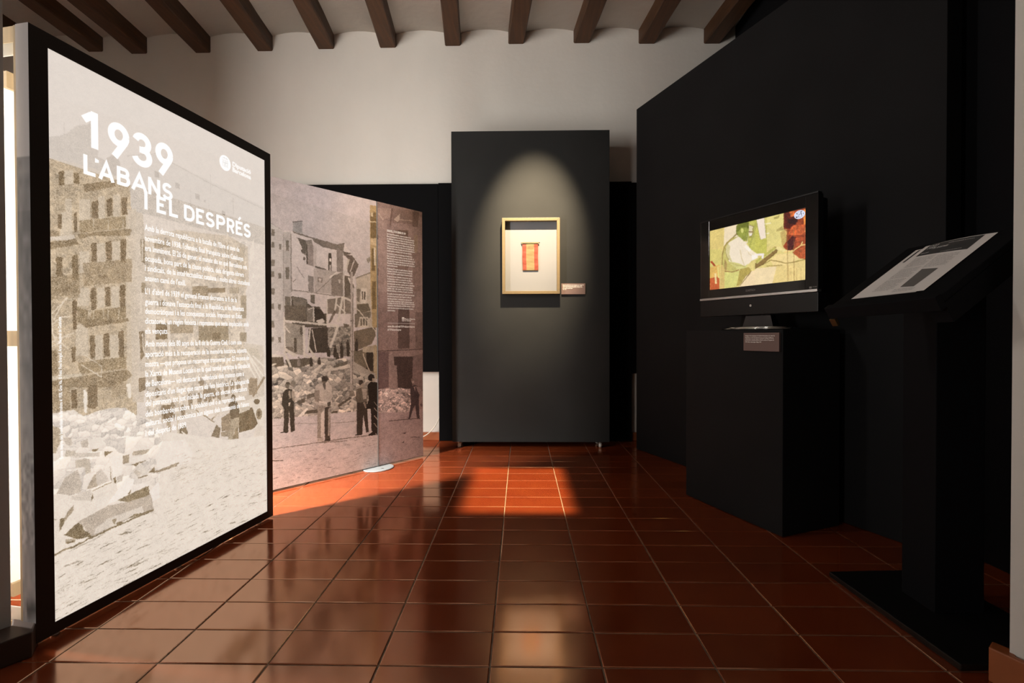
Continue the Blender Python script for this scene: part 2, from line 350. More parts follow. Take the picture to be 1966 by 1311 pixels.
('p',(140,122,96),0.8,[866,703,888,706,905,687,898,632,871,632,858,686]),
('p',(140,122,96),0.8,[964,687,986,690,1004,670,998,628,969,628,956,669]),
('p',(140,122,96),0.8,[1036,735,1059,737,1078,718,1071,666,1042,665,1028,716]),
('p',(140,122,96),0.8,[1132,729,1156,732,1175,712,1168,673,1137,672,1123,710]),
('p',(140,122,96),0.8,[1198,745,1223,748,1243,728,1236,683,1204,683,1189,726]),
('p',(140,122,96),0.8,[1243,753,1269,756,1289,735,1281,675,1249,674,1234,733]),
('p',(140,122,96),0.8,[1289,746,1315,748,1336,728,1329,692,1296,692,1280,726]),
('p',(140,122,96),0.8,[1348,742,1375,745,1397,724,1389,678,1355,677,1339,723]),
('p',(140,122,96),0.8,[1434,769,1462,772,1484,751,1476,694,1440,693,1424,749]),
('p',(140,122,96),0.8,[1510,771,1538,774,1562,753,1553,705,1517,704,1499,750]),
('p',(140,122,96),0.8,[1588,784,1618,787,1642,765,1633,706,1595,705,1578,763]),
('p',(140,122,96),0.8,[747,841,767,843,784,826,778,795,752,793,740,823]),
('p',(140,122,96),0.8,[1155,802,1179,805,1199,785,1192,766,1161,764,1146,782]),
('p',(226,216,200),0.9,[845,1013,861,715,882,714,867,1013]),
('p',(206,194,172),0.9,[917,781,924,516,940,515,934,780]),
('p',(222,212,196),0.8,[838,876,831,709,845,708,852,875]),
('p',(206,196,178),1.0,[1700,945,1887,932,1916,874,1741,883]),
('p',(236,228,214),0.95,[1687,884,1861,752,1881,755,1705,888]),
('p',(236,228,214),0.95,[1743,889,1906,761,1927,764,1762,892]),
('p',(236,228,214),0.95,[1801,892,1972,822,1989,828,1816,898]),
('p',(236,228,214),0.95,[1715,917,1953,771,1973,775,1733,921]),
('p',(150,132,106),0.85,[1738,750,1767,777,1869,767,1867,681,1751,682]),
('p',(160,142,116),1,[1966,774,1792,675,1817,667,1992,767]),
('p',(226,218,204),1.0,[1586,644,1765,659,1973,663,1970,495,1805,487,1610,496]),
('p',(118,102,76),1.0,[1612,615,1793,612,1872,515,1805,493,1610,493]),
('p',(206,196,178),1.0,[1626,625,1750,632,1764,603,1612,593]),
('p',(150,134,108),1.0,[1936,564,1927,546,1904,536,1876,539,1854,552,1846,572,1855,589,1877,599,1905,597,1928,584]),
('p',(112,96,72),1.0,[1913,566,1909,556,1897,551,1883,552,1872,559,1868,570,1873,580,1884,585,1898,584,1909,577]),
('p',(120,104,78),1.0,[1904,636,1896,628,1873,624,1845,626,1823,633,1815,642,1823,650,1846,653,1873,652,1896,645]),
('p',(222,212,198),1.0,[1993,422,1974,381,1927,360,1871,367,1827,398,1811,442,1829,482,1874,503,1930,498,1976,467]),
('p',(240,236,228),1.0,[1862,362,1884,371,1907,351,1884,337]),
('p',(148,130,104),0.9,[1394,590,1507,612,1519,516,1393,523]),
('p',(122,106,80),0.85,[1274,509,1334,564,1382,539,1369,494]),
('p',(150,134,108),0.8,[1381,519,1506,517,1480,485,1393,497]),
('p',(112,98,76),1.0,[1482,646,1521,675,1586,660,1619,625,1612,566,1585,568,1507,575]),
('p',(128,112,88),1.0,[1574,680,1567,669,1551,663,1530,664,1514,672,1508,684,1515,694,1531,700,1551,699,1568,691]),
('p',(176,162,138),1.0,[1515,574,1618,574,1611,517,1544,502,1524,422,1451,428]),
('p',(150,134,106),1.0,[1571,516,1598,524,1616,425,1537,420,1534,482]),
('p',(110,96,72),1.0,[1537,423,1616,422,1609,409,1540,412]),
('p',(120,104,80),1.0,[1441,413,1517,417,1511,410]),
('p',(130,112,86),0.9,[791,700,857,700,885,661,865,617,827,620,800,640]),
('p',(170,154,128),0.8,[818,634,865,630,864,530,840,532]),
('p',(126,110,84),0.9,[943,577,1003,599,1023,555,1012,508,942,516]),
('p',(232,224,210),1.0,[960,564,1169,457,1180,462,970,569]),
('p',(140,124,98),0.9,[1033,487,1075,497,1150,469,1064,459]),
('p',(150,134,108),1.0,[1104,652,1309,574,1316,578,1110,656]),
('p',(150,134,108),1.0,[1290,591,1403,630,1393,635,1280,596]),
('p',(226,216,202),0.8,[1509,623,1470,604,1370,599,1253,608,1162,629,1129,651,1163,669,1254,676,1371,668,1471,647]),
('p',(232,225,214),1.0,[-13,732,126,735,192,707,296,712,387,722,484,713,572,676,648,659,876,571,1488,469,1969,437,2015,-47,-21,-8]),
('r',(236,229,219),260,0.07,0.13,5,[-13,723,94,728,192,707,296,718,387,722,484,713,572,676,657,647,736,585,603,468,258,534,-15,569]),
('r',(234,227,217),60,0.06,0.12,6,[-14,615,736,585,827,507,733,361,-16,443]),
('p',(170,154,126),0.8,[3,689,47,675,64,653,41,621,18,590,-15,601,-14,687]),
('p',(206,196,182),1.0,[64,643,107,636,121,609,98,608,69,622]),
('p',(200,190,174),1.0,[83,596,133,583,151,567,69,571]),
('p',(202,192,178),1.0,[169,614,219,619,221,587,175,592]),
('p',(236,230,220),1.0,[219,619,322,612,321,583,231,582]),
('p',(150,134,108),1.0,[243,574,288,576,282,568,246,568]),
('p',(212,203,190),1.0,[127,577,295,559,294,542,127,562]),
('p',(198,188,172),1.0,[136,552,227,544,236,492,199,487,193,516,138,522]),
('p',(142,126,98),1.0,[328,557,392,551,348,543,331,534]),
('p',(196,186,172),1.0,[20,449,68,496,150,515,174,459,167,429,102,426]),
('p',(178,166,148),1.0,[204,431,255,479,307,495,280,432]),
('p',(208,199,187),1.0,[268,481,307,495,360,438,274,431]),
('p',(240,235,226),1.0,[375,532,455,530,454,454,387,434]),
('p',(140,124,98),1.0,[367,504,377,443,371,436]),
('p',(168,154,132),1.0,[458,522,509,523,509,489,462,489]),
('p',(186,174,154),1.0,[539,531,678,523,638,507,531,515]),
('p',(236,230,220),1.0,[509,508,662,504,670,475,516,488]),
('p',(206,197,184),1.0,[415,448,461,449,450,424,415,420]),
('p',(128,112,86),1.0,[387,445,409,449,411,421,393,424]),
('p',(138,122,96),1.0,[523,479,646,482,561,466]),
('p',(222,215,204),1.0,[531,451,591,478,669,427,645,414,575,417]),
('p',(202,192,178),1.0,[538,446,561,454,606,432,583,418]),
('p',(130,114,88),1.0,[574,414,656,413,654,418,572,418]),
('p',(134,118,92),1.0,[661,424,710,442,718,416]),
('p',(134,118,92),1.0,[716,417,850,413,847,420,713,424]),
('p',(238,232,223),1.0,[719,481,786,543,1001,524,1077,453,1057,412,743,425]),
('p',(230,223,212),1.0,[235,414,380,431,415,418,408,401,241,384]),
('p',(160,146,122),1.0,[241,418,386,431,384,434,239,421]),
('p',(136,120,94),1.0,[235,392,242,413,248,390,232,382]),
('p',(212,204,192),1.0,[108,421,235,428,229,386,113,408]),
('p',(243,239,232),1.0,[345,352,486,430,545,418,537,391,485,350]),
('p',(238,232,224),1.0,[522,394,637,388,661,372,529,358]),
('p',(150,134,108),1.0,[493,364,522,382,507,358]),
('p',(234,227,216),1.0,[-5,450,84,435,105,411,66,360,-6,367]),
('p',(232,226,216),1.0,[260,374,373,388,345,352,266,347]),
('p',(136,122,96),1.0,[414,353,661,370,672,330,496,317,494,329]),
('p',(188,177,162),1.0,[148,323,359,345,500,331,684,327,699,264,413,260,240,246]),
('p',(216,208,196),1.0,[259,272,345,294,477,293,604,293,627,261,441,266,378,257,246,254]),
('p',(150,136,112),1.0,[372,283,406,282,399,259]),
('p',(122,108,82),1.0,[60,293,148,320,172,304,184,284,209,272,240,246,129,264]),
('p',(176,164,144),1.0,[68,276,135,263,129,254,74,259]),
('p',(128,112,86),1.0,[71,263,132,260,118,255,83,256]),
('p',(128,114,88),1.0,[-2,231,46,237,42,242,-6,237]),
('p',(128,114,88),1.0,[42,236,127,235,124,241,39,242]),
('p',(128,114,88),1.0,[123,235,244,243,240,249,119,241]),
('p',(128,114,88),1.0,[239,243,322,245,318,251,236,249]),
('p',(128,114,88),1.0,[317,245,390,249,385,256,313,251]),
('p',(128,114,88),1.0,[384,249,460,250,456,256,381,255]),
('p',(128,114,88),1.0,[455,250,609,254,604,261,451,256]),
('p',(128,114,88),1.0,[604,254,705,256,700,263,599,261]),
('p',(120,106,80),1.0,[406,256,413,265,448,264,455,251]),
('p',(132,118,92),1.0,[491,263,543,273,604,265,699,264,695,254,573,259]),
('p',(168,154,132),1.0,[38,355,66,356,93,378,125,390,119,370,66,339,35,310]),
('p',(120,106,80),1.0,[40,354,66,356,63,336,43,317]),
('p',(180,168,148),1.0,[-6,363,27,355,-6,357]),
('p',(238,233,226),1.0,[668,343,750,374,758,303,700,297]),
('p',(160,146,122),1.0,[733,412,832,420,826,427,728,419]),
('p',(160,146,122),1.0,[825,420,938,424,932,431,820,427]),
('p',(172,158,136),1.0,[816,425,927,430,912,416,835,415]),
('s',(120,106,82),0.55,520,11,16,1.0,[-18,226,732,261,874,409,1967,379,2000,0,0,0]),
('s',(92,80,58),0.75,90,12,20,1.8,[-18,244,731,239,2003,177,2000,0,0,0]),
('s',(170,156,134),0.6,160,13,16,1.2,[875,478,1968,402,1981,254,873,339])]
P2P=[
('p',(196,186,183),1.0,[-146,2153,1455,2031,1458,-400,-148,-343]),
('p',(206,195,194),0.7,[-146,2153,1455,2015,1455,1835,447,1895,-146,1978]),
('p',(190,184,178),1.0,[-88,1669,447,1707,543,1674,557,1049,550,900,-89,726]),
('p',(160,152,146),0.8,[-89,1712,448,1705,449,1709,-88,1716]),
('p',(160,152,146),0.8,[445,1706,543,1672,546,1675,447,1709]),
('p',(170,164,158),0.7,[-88,1768,126,1755,126,809,-89,726]),
('p',(128,120,108),1.0,[456,1668,482,1671,482,1628,456,1625]),
('p',(128,120,108),1.0,[457,1588,479,1590,479,1554,457,1551]),
('p',(128,120,108),1.0,[452,1476,482,1479,482,1439,452,1436]),
('p',(128,120,108),1.0,[453,1401,476,1403,476,1367,453,1366]),
('p',(128,120,108),1.0,[449,1294,479,1296,479,1256,449,1255]),
('p',(128,120,108),1.0,[449,1199,471,1200,471,1162,449,1162]),
('p',(128,120,108),1.0,[516,1580,536,1582,536,1548,516,1546]),
('p',(128,120,108),1.0,[510,1396,533,1398,533,1361,510,1359]),
('p',(128,120,108),1.0,[506,1196,528,1197,528,1161,506,1161]),
('p',(128,120,108),1.0,[444,1088,472,1089,472,1047,444,1046]),
('p',(128,120,108),1.0,[446,988,469,988,469,957,446,957]),
('p',(128,120,108),1.0,[505,987,525,987,525,951,505,952]),
('p',(132,124,112),0.8,[348,1647,391,1652,391,1603,348,1598]),
('p',(132,124,112),0.8,[240,1644,282,1649,282,1601,240,1596]),
('p',(132,124,112),0.8,[137,1642,177,1647,177,1599,137,1594]),
('p',(132,124,112),0.8,[38,1639,76,1644,76,1597,38,1593]),
('p',(132,124,112),0.8,[-36,1637,1,1642,1,1596,-36,1592]),
('p',(132,124,112),0.8,[348,1519,391,1523,391,1478,348,1474]),
('p',(132,124,112),0.8,[240,1519,282,1523,282,1479,240,1475]),
('p',(132,124,112),0.8,[137,1519,177,1523,177,1480,137,1476]),
('p',(132,124,112),0.8,[38,1519,76,1522,76,1480,38,1477]),
('p',(132,124,112),0.8,[-36,1518,1,1522,1,1481,-36,1477]),
('p',(132,124,112),0.8,[348,1390,391,1394,391,1344,348,1341]),
('p',(132,124,112),0.8,[240,1393,282,1396,282,1347,240,1345]),
('p',(132,124,112),0.8,[137,1395,177,1398,177,1351,137,1348]),
('p',(132,124,112),0.8,[38,1398,76,1401,76,1354,38,1351]),
('p',(132,124,112),0.8,[-36,1400,1,1403,1,1356,-36,1354]),
('p',(132,124,112),0.8,[348,1252,391,1254,391,1209,348,1208]),
('p',(132,124,112),0.8,[240,1258,282,1260,282,1216,240,1214]),
('p',(132,124,112),0.8,[137,1263,177,1265,177,1222,137,1220]),
('p',(132,124,112),0.8,[38,1268,76,1270,76,1228,38,1226]),
('p',(132,124,112),0.8,[-36,1271,1,1273,1,1232,-36,1230]),
('p',(132,124,112),0.8,[348,1129,391,1130,391,1080,348,1079]),
('p',(132,124,112),0.8,[240,1137,282,1138,282,1089,240,1088]),
('p',(132,124,112),0.8,[137,1144,177,1145,177,1097,137,1097]),
('p',(132,124,112),0.8,[38,1151,76,1153,76,1106,38,1105]),
('p',(132,124,112),0.8,[-36,1157,1,1158,1,1112,-36,1111]),
('p',(206,196,190),1.0,[557,1673,623,1678,797,1651,1028,1630,1099,1649,1180,1583,1250,1512,1213,1429,1221,1055,544,1049]),
('p',(182,175,168),1.0,[547,1659,616,1672,617,1148,544,1146]),
('p',(140,132,122),0.9,[611,1658,612,1281,621,1282,620,1659]),
('p',(160,152,144),0.7,[550,1650,547,1181,553,1181,556,1651]),
('p',(120,112,100),1.0,[574,1611,599,1613,599,1545,574,1543]),
('p',(120,112,100),1.0,[568,1438,599,1440,599,1363,569,1361]),
('p',(120,112,100),1.0,[562,1247,607,1249,607,1164,562,1162]),
('p',(158,154,150),1.0,[633,1737,712,1755,712,1671,633,1677]),
('p',(120,114,108),1.0,[630,1732,716,1751,715,1757,629,1738]),
('p',(124,114,104),1.0,[623,1679,797,1656,1028,1634,1105,1651,1091,1583,1036,1592,899,1602,819,1627,804,1647,643,1665]),
('p',(142,132,122),1.0,[665,1641,747,1631,797,1641,811,1589,811,1460,753,1471,744,1529,712,1539]),
('p',(96,88,78),1.0,[665,1641,740,1629,754,1599,740,1539,705,1546]),
('p',(206,196,188),1.0,[661,1634,700,1562,713,1568,673,1639]),
('p',(150,138,130),1.0,[758,1594,810,1588,809,1462,760,1477]),
('p',(80,72,62),1.0,[747,1600,747,1471,759,1472,758,1601]),
('p',(110,100,90),1.0,[740,1507,737,1501,731,1496,724,1496,718,1499,716,1505,718,1511,724,1516,731,1516,737,1513]),
('p',(190,180,172),1.0,[815,1605,840,1581,833,1461,815,1463]),
('p',(110,102,92),1.0,[821,1456,923,1442,927,1453,824,1467]),
('p',(76,68,58),1.0,[948,1564,979,1567,979,1444,948,1442]),
('p',(230,222,214),1.0,[958,1532,974,1533,975,1510,958,1509]),
('p',(180,170,162),1.0,[959,1485,975,1487,975,1445,959,1444]),
('p',(140,130,122),1.0,[1028,1616,1091,1583,1091,1443,1028,1444]),
('p',(104,94,84),1.0,[1091,1592,1180,1586,1099,1562]),
('p',(110,98,88),1.0,[1095,1573,1181,1569,1250,1512,1204,1428,1172,1409,1131,1457,1139,1543]),
('p',(190,180,166),1.0,[1139,1543,1159,1539,1131,1468,1119,1473]),
('p',(196,186,178),1.0,[1200,1540,1158,1453,1168,1451,1210,1538]),
('p',(178,168,160),1.0,[811,1449,1028,1444,1013,1284,819,1288]),
('p',(140,132,124),1.0,[761,1397,810,1395,809,1288,763,1293]),
('p',(140,130,120),1.0,[846,1393,893,1391,890,1356,848,1360]),
('p',(200,190,182),1.0,[855,1385,885,1384,870,1361]),
('p',(134,124,114),1.0,[975,1406,1099,1449,1099,1274,975,1274]),
('p',(190,180,170),1.0,[1040,1391,1064,1393,1061,1365,1043,1364]),
('p',(214,206,196),1.0,[961,1392,1036,1437,1029,1444,953,1399]),
('p',(120,112,102),1.0,[834,1284,1000,1408,997,1410,831,1287]),
('p',(104,94,82),1.0,[1099,1421,1163,1419,1204,1342,1180,1255,1099,1274]),
('p',(190,182,174),1.0,[1087,1451,1088,1271,1103,1271,1103,1452]),
('p',(206,198,188),1.0,[1138,1407,1186,1319,1201,1324,1153,1412]),
('p',(150,142,132),1.0,[614,1290,756,1284,757,1291,615,1297]),
('p',(150,142,132),1.0,[752,1284,1015,1269,1016,1276,753,1291]),
('p',(150,142,134),1.0,[661,1448,725,1375,729,1377,665,1450]),
('p',(130,122,112),1.0,[631,1341,657,1365,653,1368,627,1344]),
('p',(92,84,72),1.0,[617,1252,712,1246,747,1234,754,1211,797,1191,863,1193,870,1182,900,1145,929,1146,929,1052,617,1050]),
('p',(124,116,104),1.0,[623,1247,712,1241,747,1229,740,1157,637,1175]),
('p',(190,182,172),1.0,[637,1188,699,1190,699,1166,644,1175]),
('p',(110,102,90),1.0,[781,1273,822,1270,819,1208,783,1217]),
('p',(202,192,186),1.0,[822,1270,937,1267,935,1146,885,1199,863,1190,822,1213]),
('p',(206,198,190),1.0,[980,1246,975,1238,960,1232,941,1231,926,1236,921,1244,926,1253,941,1259,960,1259,975,1255]),
('p',(128,118,106),1.0,[933,1245,1180,1283,1180,1152,933,1146]),
('p',(110,100,86),1.0,[557,1189,740,1195,740,1110,699,1088,560,1088]),
('p',(134,126,114),1.0,[747,1182,812,1186,812,1090,747,1089]),
('p',(64,56,46),1.0,[812,1184,855,1180,892,1162,926,1102,812,1087]),
('p',(206,198,188),1.0,[826,1095,892,1113,911,1086,855,1077]),
('p',(150,142,130),1.0,[560,1083,712,1062,720,866,560,885]),
('p',(84,76,64),1.0,[634,980,656,980,656,886,634,886]),
('p',(116,106,94),1.0,[560,926,630,920,630,884,560,885]),
('p',(96,88,76),1.0,[688,1056,712,1054,712,993,688,1004]),
('p',(72,64,54),1.0,[762,1041,797,1047,937,1053,941,877,755,881]),
('p',(142,134,122),1.0,[937,1053,1164,1066,1164,844,945,861]),
('r',(150,142,130),160,0.12,0.25,21,[937,1048,1164,1061,1164,855,945,866]),
('p',(206,198,186),0.95,[555,1085,780,1071,781,1085,556,1098]),
('p',(206,198,186),0.95,[770,1072,1025,1057,1027,1072,772,1086]),
('p',(206,198,186),0.95,[547,1114,554,909,567,909,560,1114]),
('p',(206,198,186),0.95,[707,1065,713,852,733,851,728,1066]),
('p',(206,198,186),0.95,[769,1044,747,885,761,883,783,1043]),
('p',(206,198,186),0.95,[789,1037,826,883,835,884,798,1038]),
('p',(206,198,186),0.95,[801,1189,802,1087,817,1087,815,1189]),
('p',(206,198,186),0.95,[1027,1072,950,914,973,908,1051,1067]),
('p',(206,198,186),0.95,[927,1242,925,1084,937,1084,939,1242]),
('p',(206,198,186),0.95,[1073,1273,1024,1090,1047,1088,1096,1271]),
('p',(206,198,186),0.95,[1016,1264,1000,1165,1018,1164,1034,1263]),
('p',(206,198,186),0.95,[1078,1263,1172,1235,1181,1249,1087,1277]),
('p',(206,198,186),0.95,[1018,1211,1109,1154,1118,1161,1027,1218]),
('p',(206,198,186),0.95,[1092,1260,1092,1136,1107,1137,1107,1261]),
('p',(206,198,186),0.95,[762,1165,809,1184,804,1190,757,1171]),
('p',(206,198,186),0.95,[557,1055,593,1010,603,1014,566,1059]),
('p',(110,100,88),0.9,[998,1170,1036,1177,960,1081,945,1086]),
('p',(110,100,88),1.0,[1092,1083,1148,1072,1140,1055,1092,1054]),
('p',(186,174,158),1.0,[1221,1412,1339,1446,1382,1467,1448,1475,1449,1057,1221,1055]),
('p',(140,130,116),1.0,[1220,1407,1388,1461,1383,1469,1216,1415]),
('p',(130,120,106),1.0,[1229,1337,1271,1334,1254,1240,1229,1245]),
('p',(206,196,182),1.0,[1271,1340,1335,1343,1335,1232,1271,1229]),
('p',(96,86,72),1.0,[1281,1317,1318,1319,1319,1260,1281,1259]),
('p',(206,196,182),1.0,[1295,1319,1295,1258,1303,1258,1303,1320]),
('p',(110,100,84),1.0,[1229,1222,1348,1232,1374,1180,1229,1153]),
('p',(150,140,126),1.0,[1330,1560,1382,1585,1382,1552,1352,1529]),
('p',(120,110,96),1.0,[1205,1153,1374,1175,1374,1128,1255,1108,1230,1056,1205,1055]),
('p',(196,186,170),1.0,[1253,1131,1348,1133,1348,1054,1253,1053]),
('p',(112,102,88),1.0,[1263,1120,1281,1120,1281,1068,1263,1068]),
('p',(112,102,88),1.0,[1292,1120,1311,1121,1311,1068,1292,1068]),
('p',(112,102,88),1.0,[1320,1121,1339,1121,1339,1068,1321,1068]),
('p',(116,104,88),1.0,[1197,1027,1427,1063,1427,992,1383,933,1197,877]),
('p',(112,102,86),1.0,[1193,878,1427,920,1427,706,1193,740]),
('p',(170,158,138),1.0,[1288,911,1427,926,1427,861,1288,876]),
('p',(56,48,38),1.0,[1324,872,1399,870,1399,731,1324,734]),
('p',(168,152,124),1.0,[1405,921,1449,920,1449,669,1405,671]),
('p',(186,174,156),1.0,[1282,865,1327,778,1337,780,1293,867]),
('p',(186,174,156),1.0,[1325,781,1366,711,1377,714,1335,784]),
('p',(200,190,172),1.0,[1215,742,1330,681,1339,689,1223,750]),
('p',(176,152,112),1.0,[1373,1964,1445,1963,1446,1057,1391,1056,1374,1410]),
('p',(118,98,66),0.9,[1377,1906,1441,1915,1441,1852,1377,1844]),
('p',(118,98,66),0.9,[1380,1835,1441,1844,1442,1724,1380,1717]),
('p',(118,98,66),0.9,[1389,1642,1426,1645,1426,1479,1389,1476]),
('p',(118,98,66),0.9,[1391,1400,1435,1402,1435,1194,1391,1192]),
('p',(206,188,156),1.0,[1381,1906,1408,1910,1408,1881,1382,1877]),
('p',(206,190,160),1.0,[1357,1832,1445,1842,1446,1848,1358,1839]),
('p',(214,200,176),1.0,[1413,1653,1417,1517,1435,1519,1430,1655]),
('p',(196,174,138),1.0,[1377,1711,1443,1725,1443,1665,1377,1670]),
('p',(160,152,140),1.0,[-88,795,434,833,550,819,900,845,1164,821,1427,706,1428,432,-89,432]),
('r',(168,160,148),520,0.16,0.34,22,[-88,795,434,813,550,803,699,814,900,834,1052,841,1164,821,1213,739,1418,683,1428,432,-89,432]),
('p',(96,86,72),1.0,[434,863,544,857,550,803,485,796,434,813]),
('p',(84,76,62),0.9,[557,839,797,848,797,811,685,783,583,792]),
('p',(200,192,182),1.0,[434,878,544,875,544,857,434,860]),
('p',(200,192,178),0.95,[549,910,653,857,662,869,558,921]),
('p',(200,192,178),0.95,[555,898,636,856,642,863,561,905]),
('p',(200,192,178),0.95,[543,891,599,785,618,790,560,897]),
('p',(200,192,178),0.95,[755,912,824,830,841,837,771,920]),
('p',(200,192,178),0.95,[788,845,824,823,836,834,799,856]),
('p',(200,192,178),0.95,[726,868,782,839,791,849,734,878]),
('p',(200,192,178),0.95,[910,746,1158,765,1153,788,905,767]),
('p',(200,192,178),0.95,[808,741,897,792,882,807,793,756]),
('p',(200,192,178),0.95,[441,798,490,816,485,823,436,805]),
('p',(96,88,74),0.8,[990,787,1132,816,1124,788,998,770]),
('p',(84,76,64),1.0,[878,710,922,719,945,690,900,676]),
('p',(66,58,48),1.0,[954,910,952,905,947,902,942,902,937,905,936,910,937,915,942,918,947,918,952,915]),
('p',(66,58,48),1.0,[931,900,955,902,963,877,958,849,933,850,928,877]),
('p',(66,58,48),1.0,[1015,920,1013,915,1009,912,1003,912,998,915,997,920,998,926,1003,929,1008,929,1013,925]),
('p',(66,58,48),1.0,[992,910,1017,912,1024,887,1020,842,993,843,989,887]),
('p',(66,58,48),1.0,[1038,870,1036,864,1032,861,1026,861,1022,865,1020,870,1022,875,1026,878,1032,878,1036,875]),
('p',(66,58,48),1.0,[1015,860,1040,862,1048,836,1043,830,1017,831,1012,837]),
('p',(66,58,48),1.0,[1081,936,1079,931,1075,928,1069,928,1064,931,1063,936,1064,942,1069,945,1075,945,1079,941]),
('p',(66,58,48),1.0,[1058,926,1083,928,1091,902,1086,840,1059,841,1055,903]),
('p',(66,58,48),1.0,[1144,958,1142,953,1137,950,1131,950,1126,953,1125,958,1126,964,1131,967,1137,967,1142,963]),
('p',(66,58,48),1.0,[1120,948,1145,950,1153,924,1149,850,1121,851,1116,924]),
('p',(66,58,48),1.0,[1231,963,1229,958,1224,955,1218,955,1213,958,1212,963,1213,969,1218,972,1224,972,1229,969]),
('p',(66,58,48),1.0,[1207,953,1233,955,1241,929,1236,882,1208,883,1203,929]),
('p',(130,122,112),1.0,[683,851,681,846,677,843,672,844,668,847,666,852,668,856,672,859,677,859,681,856]),
('p',(130,122,112),1.0,[662,842,684,844,691,819,687,793,664,794,659,820]),
('p',(66,58,48),1.0,[864,841,862,836,858,833,853,833,848,836,847,841,848,846,853,849,858,849,862,846]),
('p',(66,58,48),1.0,[842,832,866,833,873,808,869,797,844,798,839,809]),
('p',(66,58,48),1.0,[792,843,790,838,786,835,780,835,776,838,775,843,776,848,780,851,786,851,790,848]),
('p',(66,58,48),1.0,[770,834,793,835,800,810,796,789,772,790,767,812]),
('p',(182,173,170),1.0,[-89,424,434,467,617,464,827,455,1454,443,1455,-121,-89,-31]),
('s',(120,110,102),0.38,800,23,9,0.9,[-89,424,434,452,617,454,1445,419,1446,30,434,29,-89,15]),
('s',(84,74,66),0.7,70,24,12,1.5,[434,281,1446,240,1446,30,434,29]),
('p',(104,96,86),0.9,[446,274,757,266,756,272,445,279]),
('p',(104,96,86),0.9,[754,267,1056,262,1054,268,753,272]),
('p',(104,96,86),0.9,[1051,262,1444,249,1443,256,1050,268]),
('p',(130,122,112),0.8,[446,421,673,415,672,419,445,425]),
('p',(130,122,112),0.8,[670,415,901,388,902,392,670,419]),
('p',(130,122,112),0.8,[899,388,1216,372,1215,377,898,392]),
('p',(84,76,66),1.0,[445,201,539,187,539,192,445,206]),
('p',(110,102,92),1.0,[855,262,1118,243,1118,248,854,267]),
('p',(206,198,186),1.0,[640,563,806,514,809,521,643,570]),
('p',(84,76,64),1.0,[713,492,841,496,834,470,720,475]),
('p',(90,82,70),1.0,[651,560,720,581,734,559,678,542]),
('p',(84,76,64),1.0,[1038,493,1167,544,1155,557,1027,507]),
('p',(80,72,60),1.0,[975,468,1029,469,1022,453,960,458]),
('p',(96,88,76),1.0,[741,601,826,611,819,585,741,569]),
('p',(210,202,190),1.0,[657,460,741,516,755,504,699,461]),
('p',(176,166,152),1.0,[635,542,711,495,722,505,645,553]),
('p',(168,158,150),1.0,[1163,1453,1162,1290,1186,1291,1188,1455]),
('p',(172,162,154),1.0,[1167,1300,1160,885,1189,884,1196,1301]),
('p',(172,162,154),1.0,[1160,895,1154,640,1183,638,1189,894]),
('p',(150,142,132),1.0,[1151,658,1149,595,1184,592,1186,656]),
('p',(120,110,98),1.0,[1140,561,1156,600,1189,598,1205,557]),
('p',(120,112,102),1.0,[1183,1297,1178,888,1186,888,1190,1297]),
('p',(120,112,102),1.0,[1178,891,1174,642,1181,642,1186,890]),
('p',(186,176,168),1.0,[1203,1319,1200,1310,1193,1304,1183,1304,1176,1309,1173,1317,1176,1326,1183,1332,1193,1333,1200,1328]),
('p',(196,186,170),1.0,[1193,1187,1239,1182,1241,1189,1195,1194]),
('p',(196,186,170),1.0,[1232,1185,1433,1018,1442,1023,1240,1190]),
('p',(130,120,110),1.0,[1197,1101,1193,1098,1184,1095,1173,1095,1164,1097,1160,1101,1164,1104,1173,1107,1184,1107,1193,1105]),
('p',(130,120,110),1.0,[1197,882,1193,879,1184,877,1173,877,1164,879,1161,883,1164,886,1173,888,1184,888,1193,886]),
('p',(58,52,42),1.0,[560,645,587,653,617,641,637,587,629,557,637,373,603,367,587,519,580,370,540,374,547,522,527,555,537,626]),
('p',(98,90,78),1.0,[594,674,590,661,581,653,570,654,561,663,557,676,561,688,570,696,581,695,590,687]),
('p',(70,64,54),1.0,[565,693,590,697,600,678,563,681]),
('p',(120,112,100),1.0,[647,682,643,670,632,663,618,664,607,672,603,684,607,696,618,703,632,702,643,694]),
('p',(150,140,126),1.0,[583,638,600,637,610,590,590,586]),
('p',(190,180,166),1.0,[587,560,600,564,597,539,583,540]),
('p',(150,140,126),1.0,[610,636,637,629,637,556,617,573]),
('p',(48,42,34),1.0,[518,377,580,372,577,365,518,371]),
('p',(176,166,154),1.0,[819,655,856,672,930,665,971,646,975,562,953,509,945,498,841,524,812,548,808,585]),
('p',(132,122,110),1.0,[812,623,856,625,856,560,900,541,893,525,826,546,808,569]),
('p',(90,82,72),1.0,[885,667,915,665,911,622,892,645]),
('p',(110,100,88),1.0,[930,689,925,674,912,665,895,666,882,676,877,692,882,708,895,717,912,716,925,705]),
('p',(64,56,48),1.0,[879,708,900,717,930,706,931,684,885,683]),
('p',(196,186,174),1.0,[849,538,948,518,951,532,852,552]),
('p',(80,72,62),1.0,[930,533,960,536,959,508,934,505]),
('p',(140,130,118),1.0,[837,524,911,512,896,415,885,296,834,297,835,421]),
('p',(190,180,170),1.0,[870,461,904,491,896,306,867,304]),
('p',(66,58,48),1.0,[907,502,960,503,953,277,904,278,900,393]),
('p',(150,140,130),1.0,[937,488,960,497,949,299,934,301]),
('p',(160,150,138),1.0,[834,294,893,293,889,271,834,278]),
('p',(44,38,30),1.0,[904,278,953,280,951,266,900,271]),
('p',(96,88,76),1.0,[1222,607,1264,616,1331,606,1345,576,1327,507,1289,480,1222,509,1207,545]),
('p',(160,150,138),1.0,[1272,610,1331,603,1323,530,1289,527]),
